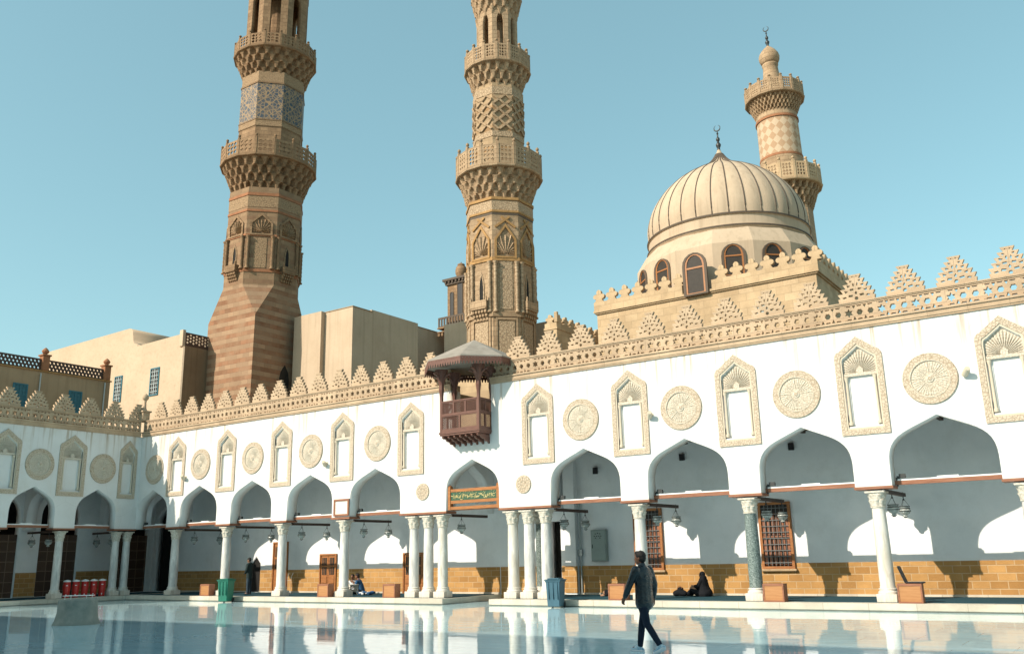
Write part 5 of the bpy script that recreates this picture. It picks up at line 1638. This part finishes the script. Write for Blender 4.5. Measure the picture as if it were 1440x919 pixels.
def blob(bm, p, r):
    """ellipsoid at p with radii r"""
    q = bmesh.ops.create_icosphere(bm, subdivisions=2, radius=1)
    for v in q['verts']: v.co = Vector((p[0] + v.co.x * r[0], p[1] + v.co.y * r[1], p[2] + v.co.z * r[2]))
def limb(bm, nodes, n=12):
    """nodes: (x,y,z,r) or (x,y,z,rx,ry); a tapered chain"""
    nd = [(Vector(a[:3]), a[3], a[4] if len(a) > 4 else a[3]) for a in nodes]
    for (p, ra, rb) in nd: blob(bm, p, (ra, rb, min(ra, rb)))
    for (p, a1, b1), (q, a2, b2) in zip(nd, nd[1:]):
        d = (q - p)
        if d.length < 1e-5: continue
        d.normalize()
        ax = Vector((1, 0, 0)) - d * d.x
        if ax.length < .2: ax = Vector((0, 0, 1)) - d * d.z
        ax.normalize(); bx = d.cross(ax)
        r1 = [bm.verts.new(p + ax * a1 * cos(2 * pi * k / n) + bx * b1 * sin(2 * pi * k / n)) for k in range(n)]
        r2 = [bm.verts.new(q + ax * a2 * cos(2 * pi * k / n) + bx * b2 * sin(2 * pi * k / n)) for k in range(n)]
        for k in range(n): bm.faces.new((r1[k], r1[(k + 1) % n], r2[(k + 1) % n], r2[k]))
        bm.faces.new(r1[::-1]); bm.faces.new(r2)
def organic(name, bm, m, parent, voxel=.012, smooth=3):
    bmesh.ops.recalc_face_normals(bm, faces=bm.faces)
    me = bpy.data.meshes.new('t'); bm.to_mesh(me); bm.free()
    o = bpy.data.objects.new('t', me); COL.objects.link(o)
    md = o.modifiers.new('r', 'REMESH'); md.mode = 'VOXEL'; md.voxel_size = voxel; md.use_smooth_shade = True
    if smooth:
        s = o.modifiers.new('s', 'SMOOTH'); s.iterations = smooth; s.factor = .5
    dg = bpy.context.evaluated_depsgraph_get()
    me2 = bpy.data.meshes.new_from_object(o.evaluated_get(dg)); me2.name = name
    bpy.data.objects.remove(o); bpy.data.meshes.remove(me)
    me2.materials.clear(); me2.materials.append(m)
    me2.polygons.foreach_set('use_smooth', [True] * len(me2.polygons))
    o = bpy.data.objects.new(name, me2)
    return link(o, parent)
def head(bm, c, s=1., yaw=0.):
    """head with brow, nose, chin, ears; face towards +x turned by yaw; c = centre"""
    b = bmesh.new()
    blob(b, (0, 0, .035), (.098, .078, .10)); blob(b, (.018, 0, -.045), (.078, .06, .075)); blob(b, (.055, 0, -.085), (.032, .035, .028))
    blob(b, (.085, 0, .02), (.02, .05, .018)); blob(b, (.104, 0, -.02), (.022, .014, .026)); blob(b, (.09, 0, .005), (.014, .01, .03))
    blob(b, (.088, 0, -.062), (.014, .026, .012))
    for q in (-1, 1):
        blob(b, (-.005, q * .078, -.01), (.018, .011, .032)); blob(b, (.07, q * .035, -.02), (.02, .018, .02))
    bmesh.ops.transform(b, matrix=Matrix.Translation(c) @ Matrix.Rotation(yaw, 4, 'Z') @ Matrix.Scale(s, 4), verts=b.verts)
    merge(bm, b)
def eyes(parent, c, yaw, s=1.):
    b = bmesh.new()
    for q in (-1, 1): blob(b, (.083, q * .033, .004), (.009, .012, .007))
    bmesh.ops.transform(b, matrix=Matrix.Translation(c) @ Matrix.Rotation(yaw, 4, 'Z') @ Matrix.Scale(s, 4), verts=b.verts)
    finish('eyes', b, M['black'], parent, smooth='all')
def hand(bm, w, d, side, curl=.6, s=1.):
    """palm, four unequal bent fingers and a thumb; w wrist, d pointing direction (down the forearm)"""
    w = Vector(w); d = Vector(d).normalized()
    fwd = Vector((1, 0, 0)) - d * d.x; fwd.normalize(); lat = d.cross(fwd) * side   # lat: palm side inward
    def P(a, b, c): return tuple(w + d * a * s + fwd * b * s + lat * c * s)
    limb(bm, [(*P(0, 0, 0), .024 * s), (*P(.045, .0, 0), .034 * s, .018 * s), (*P(.085, 0, 0), .036 * s, .017 * s)])
    for i, (off, L) in enumerate(((.03, .072), (.011, .082), (-.009, .076), (-.028, .06))):
        a = P(.088, off, 0); b = P(.088 + L * .45, off * 1.1, .012 + .01 * curl); c = P(.088 + L * (.45 + .33 * (1 - curl * .3)), off * 1.1, .03 * curl + .015); e = P(.088 + L * (.86 - .3 * curl), off * 1.1, .055 * curl + .012)
        limb(bm, [(*a, .0095 * s), (*b, .009 * s), (*c, .0085 * s), (*e, .0075 * s)], 8)
    limb(bm, [(*P(.025, .028, .005), .012 * s), (*P(.055, .05, .015), .0105 * s), (*P(.085, .055, .028), .009 * s)], 8)

# ---- walking man: faces local +x, his left is +y
def walker():
    t = thing('person', 'man in dark leather jacket and dark jeans walking left across the court', 'person', (36.13, -12.88, 0), rad(180 - 8))
    hz = 0.0
    hipL, hipR = (0.0, .095, .93), (0.0, -.095, .93)
    kneeL, ankL, toeL = (-.10, .09, .51), (-.36, .085, .145), (-.24, .085, .03)   # near leg trails, heel lifted
    kneeR, ankR, toeR = (.13, -.085, .50), (.20, -.085, .09), (.38, -.09, .035)
    shL, shR = (.01, .205, 1.46), (-.01, -.205, 1.46)
    elL, wrL = (.12, .262, 1.20), (.255, .25, .97)
    elR, wrR = (-.08, -.25, 1.20), (-.04, -.26, .945)
    bm = bmesh.new()
    limb(bm, [(0, 0, .92, .10, .15), (0, 0, 1.05, .095, .14), (0, 0, 1.25, .11, .165), (0, 0, 1.42, .105, .175), (0, 0, 1.49, .06, .10)])
    limb(bm, [(0, 0, 1.47, .06), (.02, 0, 1.60, .055)])
    hc = (.035, 0, 1.665); head(bm, hc, 1.04, rad(8))
    for a, b, c, s in ((shL, elL, wrL, 1), (shR, elR, wrR, -1)):
        limb(bm, [(*a, .058), (*b, .042), (*c, .027)]); hand(bm, c, Vector(c) - Vector(b), s, .7)
    for h, k, an, to in ((hipL, kneeL, ankL, toeL), (hipR, kneeR, ankR, toeR)):
        limb(bm, [(*h, .085), (*k, .055), (*an, .04), (*to, .035)])
    organic('body', bm, SK, t, .010, 2)
    bm = bmesh.new()
    blob(bm, (-.012, 0, .048), (.103, .087, .096)); blob(bm, (-.035, 0, .0), (.078, .08, .085)); blob(bm, (.05, 0, .10), (.05, .06, .035))
    bmesh.ops.transform(bm, matrix=Matrix.Translation(hc) @ Matrix.Rotation(rad(8), 4, 'Z') @ Matrix.Scale(1.04, 4), verts=bm.verts)
    # trim the hair off the face
    organic('hair', bm, HAIR, t, .009, 1)
    eyes(t, hc, rad(8), 1.04)
    # jacket
    bm = bmesh.new()
    limb(bm, [(-.01, 0, .865, .155, .215), (-.01, 0, .98, .15, .21), (-.01, 0, 1.12, .145, .20), (-.01, 0, 1.3, .15, .212), (-.01, 0, 1.42, .128, .21), (-.0, 0, 1.485, .085, .135)])
    limb(bm, [(0, 0, 1.49, .085, .085), (.008, 0, 1.54, .078, .078)])
    for a, b, c in ((shL, elL, wrL), (shR, elR, wrR)):
        m_ = tuple((Vector(b) * .45 + Vector(c) * .55))
        limb(bm, [(*a, .082), (*(Vector(a) * .5 + Vector(b) * .5), .073), (*b, .064), (*m_, .06), (*(Vector(b) * .1 + Vector(c) * .9), .048)])
        blob(bm, (a[0], a[1] * 1.02, a[2] - .01), (.085, .07, .075))
    rz = random.Random(2)
    for k in range(16):   # folds
        z = rz.uniform(.92, 1.4); s = rz.choice((-1, 1)); a = rz.uniform(.2, pi - .2)
        blob(bm, (-.142 * sin(a), .195 * cos(a) * 1.02, z), (.022, rz.uniform(.03, .06), rz.uniform(.012, .03)))
    organic('leather_jacket', bm, LEATHER, t, .011, 7)
    bm = bmesh.new()
    limb(bm, [(0, 0, .88, .118, .155), (0, 0, .96, .105, .15)])
    for h, k, an in ((hipL, kneeL, ankL), (hipR, kneeR, ankR)):
        limb(bm, [(*h, .095), (*(Vector(h) * .5 + Vector(k) * .5), .085), (*k, .066), (*(Vector(k) * .5 + Vector(an) * .5), .062), (*(Vector(k) * .06 + Vector(an) * .94), .052)])
    organic('jeans', bm, JEANS, t, .011, 2)
    for an, to, nm in ((ankL, toeL, 1), (ankR, toeR, 1)):
        an, to = Vector(an), Vector(to); d = (to - an); heel = an + Vector((-.055, 0, -.055)) if nm else an
        heel = an + Vector((-.05, 0, -.055)) 
        if an.z > .12: heel = an + Vector((-.07, 0, -.02))
        bm = bmesh.new(); limb(bm, [(*heel, .04, .038), (*(heel * .5 + to * .5 + Vector((0, 0, .012))), .042, .044), (*to, .036, .046)]); limb(bm, [(*an, .046), (*(an * .5 + to * .5), .042)])
        s = organic('shoe', bm, SHOE, t, .009, 2)
        bm = bmesh.new(); limb(bm, [(*(heel + Vector((0, 0, -.022))), .044, .044), (*(to + Vector((0, 0, -.014))), .044, .05)])
        for v in bm.verts: pass
        organic('sole', bm, SOLE, s, .009, 1)
walker()

# ---- standing man by the arched doorway, facing left, hands joined in front
def stander():
    t = thing('person', 'older man in a dark jacket standing by the black arched doorway with hands joined', 'person', (7.9, 1.2, .236), rad(200))
    bm = bmesh.new()
    limb(bm, [(0, 0, .90, .10, .14), (0, 0, 1.15, .11, .15), (0, 0, 1.36, .105, .165), (0, 0, 1.43, .06, .1)]); limb(bm, [(0, 0, 1.42, .055), (.03, 0, 1.52, .05)])
    hc = (.055, 0, 1.585); head(bm, hc, 1., rad(-10))
    for s in (1, -1):
        limb(bm, [(0, s * .19, 1.4, .055), (.03, s * .24, 1.13, .042), (.22, s * .06, .98, .027)]); hand(bm, (.22, s * .06, .98), (.5, -s * .6, -.45), s, .6)
        limb(bm, [(0, s * .09, .9, .08), (.01, s * .10, .48, .055), (0, s * .1, .08, .04), (.13, s * .11, .035, .035)])
    organic('body', bm, SK2, t, .012, 2)
    bm = bmesh.new(); blob(bm, (-.01, 0, .05), (.104, .086, .09)); blob(bm, (-.035, 0, .0), (.075, .08, .08))
    bmesh.ops.transform(bm, matrix=Matrix.Translation(hc), verts=bm.verts); organic('hair', bm, HAIR, t, .012, 1)
    eyes(t, hc, rad(-10))
    bm = bmesh.new()
    limb(bm, [(0, 0, .78, .15, .19), (0, 0, 1.0, .14, .185), (0, 0, 1.25, .14, .185), (0, 0, 1.38, .12, .19), (0, 0, 1.44, .08, .12)])
    for s in (1, -1): limb(bm, [(0, s * .19, 1.38, .08), (.03, s * .24, 1.13, .07), (.19, s * .09, 1.0, .05)])
    organic('jacket', bm, CLOTHD, t, .014, 2)
    bm = bmesh.new()
    for s in (1, -1): limb(bm, [(0, s * .08, .86, .1), (.01, s * .1, .48, .08), (0, s * .1, .1, .07)])
    organic('trousers', bm, CLOTHG, t, .014, 2)
    for s in (1, -1):
        bm = bmesh.new(); limb(bm, [(-.03, s * .1, .04, .045), (.14, s * .11, .035, .04)]); organic('shoe', bm, M['black'], t, .012, 1)
stander()

# ---- seated woman in black
def seated_woman():
    t = thing('person', 'woman in black robe and headscarf sitting on the carpet near the granite column', 'person', (30.75, 2.55, .236), rad(170))
    bm = bmesh.new()
    limb(bm, [(0, 0, .1, .15, .17), (0, 0, .35, .11, .15), (.02, 0, .55, .10, .16)]); limb(bm, [(.02, 0, .58, .05), (.05, 0, .66, .05)]); hc = (.075, 0, .72); head(bm, hc, .97, 0)
    for s in (1, -1):
        limb(bm, [(0, s * .1, .12, .09), (.42, s * .16, .30, .06), (.62, s * .12, .06, .045), (.74, s * .12, .04, .03)])
        limb(bm, [(.02, s * .17, .54, .05), (.14, s * .22, .33, .04), (.34, s * .12, .36, .028)]); hand(bm, (.34, s * .12, .36), (1, -s * .2, -.1), s, .5)
    organic('body', bm, SK2, t, .012, 2)
    eyes(t, hc, 0, .97)
    bm = bmesh.new()
    limb(bm, [(-.05, 0, .08, .24, .30), (0, 0, .3, .17, .22), (.01, 0, .5, .13, .20), (.02, 0, .6, .08, .12)])
    limb(bm, [(.1, 0, .1, .2, .27), (.42, 0, .22, .12, .24), (.62, 0, .08, .1, .2)])
    for s in (1, -1): limb(bm, [(.02, s * .17, .53, .07), (.14, s * .22, .33, .07), (.29, s * .14, .35, .055)])
    organic('robe', bm, CLOTHK, t, .016, 3)
    bm = bmesh.new(); blob(bm, (.04, 0, .755), (.105, .1, .105)); blob(bm, (.03, 0, .68), (.095, .1, .10)); limb(bm, [(.02, 0, .62, .12, .15), (.03, 0, .52, .15, .2)])
    organic('headscarf', bm, CLOTHK, t, .012, 2)
seated_woman()
t = thing('handbag', 'black and patterned bags on the carpet in front of the seated woman', 'bag', (29.85, 2.45, .236), .3)
bm = bmesh.new(); limb(bm, [(-.16, 0, .1, .1, .1), (-.02, .02, .14, .13, .12), (.16, -.02, .1, .11, .1)]); blob(bm, (.02, 0, .24), (.12, .08, .09))
organic('bag_body', bm, CLOTHK, t, .014, 1)
bm = bmesh.new(); tube(bm, [(-.08 + .08 * (1 - cos(a)), -.05, .24 + .12 * sin(a)) for a in [k * pi / 8 for k in range(9)]], .012, 6)
finish('strap', bm, M['redtrim'], t)

# ---- person bowed down in prayer
t = thing('person', 'figure in black bowed down on the carpet left of the walking man', 'person', (27.35, 2.3, .236), rad(185))
bm = bmesh.new()
limb(bm, [(-.28, 0, .30, .15, .17), (-.02, 0, .30, .12, .16), (.2, 0, .19, .10, .15)]); limb(bm, [(.24, 0, .17, .05), (.34, 0, .12, .05)])
b2 = bmesh.new(); head(b2, (0, 0, 0), .95, 0); bmesh.ops.transform(b2, matrix=Matrix.Translation((.42, 0, .105)) @ Matrix.Rotation(rad(75), 4, 'Y'), verts=b2.verts); merge(bm, b2)
for s in (1, -1):
    limb(bm, [(-.3, s * .1, .26, .09), (.02, s * .12, .06, .06), (-.36, s * .12, .06, .045), (-.46, s * .12, .05, .03)])
    limb(bm, [(.2, s * .17, .2, .05), (.26, s * .3, .05, .04), (.44, s * .17, .03, .025)]); hand(bm, (.44, s * .17, .03), (1, 0, -.02), s, .1)
organic('body', bm, SK2, t, .012, 2)
bm = bmesh.new()
limb(bm, [(-.32, 0, .28, .19, .22), (-.05, 0, .30, .16, .2), (.2, 0, .2, .12, .19), (.3, 0, .15, .09, .12)]); limb(bm, [(-.1, 0, .1, .2, .22), (-.38, 0, .1, .16, .2)])
for s in (1, -1): limb(bm, [(.2, s * .17, .18, .07), (.27, s * .29, .06, .06), (.36, s * .22, .05, .045)])
organic('robe', bm, CLOTHK, t, .015, 3)
bm = bmesh.new(); blob(bm, (.40, 0, .13), (.10, .095, .11)); organic('headscarf', bm, CLOTHK, t, .012, 1)

# ---- two seated men at the low table
def seated_man(x, y, rz, label, top, topname, lean=.1, s=1., phone=False):
    t = thing('person', label, 'person', (x, y, .236), rz); t.scale = (s, s, s)
    bm = bmesh.new()
    limb(bm, [(0, 0, .12, .12, .16), (lean * .4, 0, .35, .105, .15), (lean, 0, .55, .10, .16)]); limb(bm, [(lean, 0, .58, .05), (lean + .04, 0, .68, .048)]); hc = (lean + .065, 0, .745); head(bm, hc, 1., 0)
    for q in (1, -1):
        limb(bm, [(0, q * .1, .12, .085), (.34, q * .26, .12, .06), (.2, -q * .02, .07, .045), (.16, -q * .1, .05, .03)])
        w = (.36, q * .1, .50) if phone else (.34, q * .12, .28)
        limb(bm, [(lean, q * .18, .54, .05), (.18, q * .24, .33, .04), (*w, .026)]); hand(bm, w, (.8, -q * .3, .3 if phone else -.1), q, .5)
    organic('body', bm, SK, t, .012, 2)
    bm = bmesh.new(); blob(bm, (-.01, 0, .05), (.103, .086, .09)); blob(bm, (-.035, 0, 0), (.078, .08, .08)); bmesh.ops.transform(bm, matrix=Matrix.Translation(hc), verts=bm.verts)
    organic('hair', bm, HAIR, t, .012, 1); eyes(t, hc, 0)
    bm = bmesh.new(); limb(bm, [(0, 0, .14, .15, .19), (lean * .4, 0, .35, .135, .175), (lean, 0, .52, .12, .18), (lean, 0, .59, .07, .11)])
    for q in (1, -1): limb(bm, [(lean, q * .18, .53, .07), (.18, q * .24, .33, .06), (.27, q * .17, .36 if phone else .3, .05)])
    organic(topname, bm, top, t, .014, 2)
    bm = bmesh.new()
    for q in (1, -1): limb(bm, [(0, q * .09, .12, .11), (.34, q * .26, .12, .08), (.22, 0, .08, .065)])
    limb(bm, [(0, 0, .1, .14, .18), (.1, 0, .1, .12, .16)])
    organic('trousers', bm, CLOTHG, t, .014, 2)
seated_man(13.75, 2.35, rad(-70), 'man in a white shirt sitting on the carpet behind the low cream table', CLOTHW, 'shirt', .05)
seated_man(14.4, 2.2, rad(200), 'man in a dark blue top sitting on the carpet right of the man in white', CLOTHB, 'shirt', .14, 1.05, True)
t = thing('clothes_bundle', 'heap of blue and white clothes on the carpet beside the seated men', 'bundle', (15.15, 1.75, .236))
bm = bmesh.new(); rb = random.Random(4)
for k in range(12): blob(bm, (rb.uniform(-.4, .4), rb.uniform(-.15, .15), rb.uniform(.03, .12)), (rb.uniform(.08, .16), rb.uniform(.06, .12), rb.uniform(.04, .09)))
organic('blue_cloth', bm, CLOTHB, t, .014, 1)
bm = bmesh.new()
for k in range(7): blob(bm, (rb.uniform(-.45, .1), rb.uniform(-.2, .0), rb.uniform(.05, .15)), (rb.uniform(.06, .11), rb.uniform(.05, .09), rb.uniform(.04, .07)))
organic('white_cloth', bm, CLOTHW, t, .014, 1)

# ------------------------------------------------------------------ light, sky, camera
sd = Vector((.45, 1.0, -.737)).normalized()
su = bpy.data.lights.new('sun', 'SUN'); su.energy = 5.0; su.angle = rad(.5); su.color = (1, .885, .74)
so = bpy.data.objects.new('sun', su); link(so)
so.rotation_euler = sd.to_track_quat('-Z', 'Y').to_euler(); so.location = (0, -60, 60)
w = bpy.data.worlds.new('World'); S.world = w; w.use_nodes = True
nt = w.node_tree; bg = nt.nodes['Background']
sky = nt.nodes.new('ShaderNodeTexSky'); sky.sky_type = 'NISHITA'; sky.sun_disc = False
sky.sun_elevation = math.asin(-sd.z); sky.sun_rotation = math.atan2(-sd.x, -sd.y)
sky.air_density = 1.0; sky.dust_density = 1.5; sky.ozone_density = 1.0; sky.altitude = 50
hs = nt.nodes.new('ShaderNodeHueSaturation'); hs.inputs['Hue'].default_value = .47; hs.inputs['Saturation'].default_value = .95; hs.inputs['Value'].default_value = 1
tint = nt.nodes.new('ShaderNodeMix'); tint.data_type = 'RGBA'; tint.blend_type = 'MULTIPLY'; tint.inputs[0].default_value = 1
tint.inputs[7].default_value = (1.38, 1.54, 1.38, 1)
haze = nt.nodes.new('ShaderNodeMix'); haze.data_type = 'RGBA'; haze.inputs[0].default_value = .38; haze.inputs[7].default_value = (1.95, 3.35, 3.85, 1)
nt.links.new(sky.outputs[0], hs.inputs['Color']); nt.links.new(hs.outputs[0], tint.inputs[6]); nt.links.new(tint.outputs[2], haze.inputs[6]); nt.links.new(haze.outputs[2], bg.inputs['Color'])
bg.inputs['Strength'].default_value = .132

FL, YAW, PITCH, ROLL = 1256.89, -0.601247, 0.250458, -0.0215802
cam = bpy.data.cameras.new('camera'); co = bpy.data.objects.new('camera', cam); link(co)
cam.sensor_fit = 'HORIZONTAL'; cam.sensor_width = 36; cam.lens = FL / 1440 * 36; cam.clip_end = 3000; cam.clip_start = .05
f_ = Vector((sin(YAW) * cos(PITCH), cos(YAW) * cos(PITCH), sin(PITCH)))
r0 = Vector((cos(YAW), -sin(YAW), 0)); u0 = r0.cross(f_)
rr = r0 * cos(ROLL) + u0 * sin(ROLL); uu = -r0 * sin(ROLL) + u0 * cos(ROLL)
mw = Matrix((rr, uu, -f_)).transposed().to_4x4(); mw.translation = (43.9913, -28.4675, 1.76)
co.matrix_world = mw
S.camera = co
S.view_settings.view_transform = 'Standard'; S.view_settings.look = 'None'; S.view_settings.exposure = 0.24; S.view_settings.gamma = 1
S.view_settings.use_curve_mapping = False
S.cycles.max_bounces = 8; S.cycles.diffuse_bounces = 4; S.cycles.glossy_bounces = 4; S.cycles.use_denoising = True
S.cycles.sample_clamp_indirect = 25
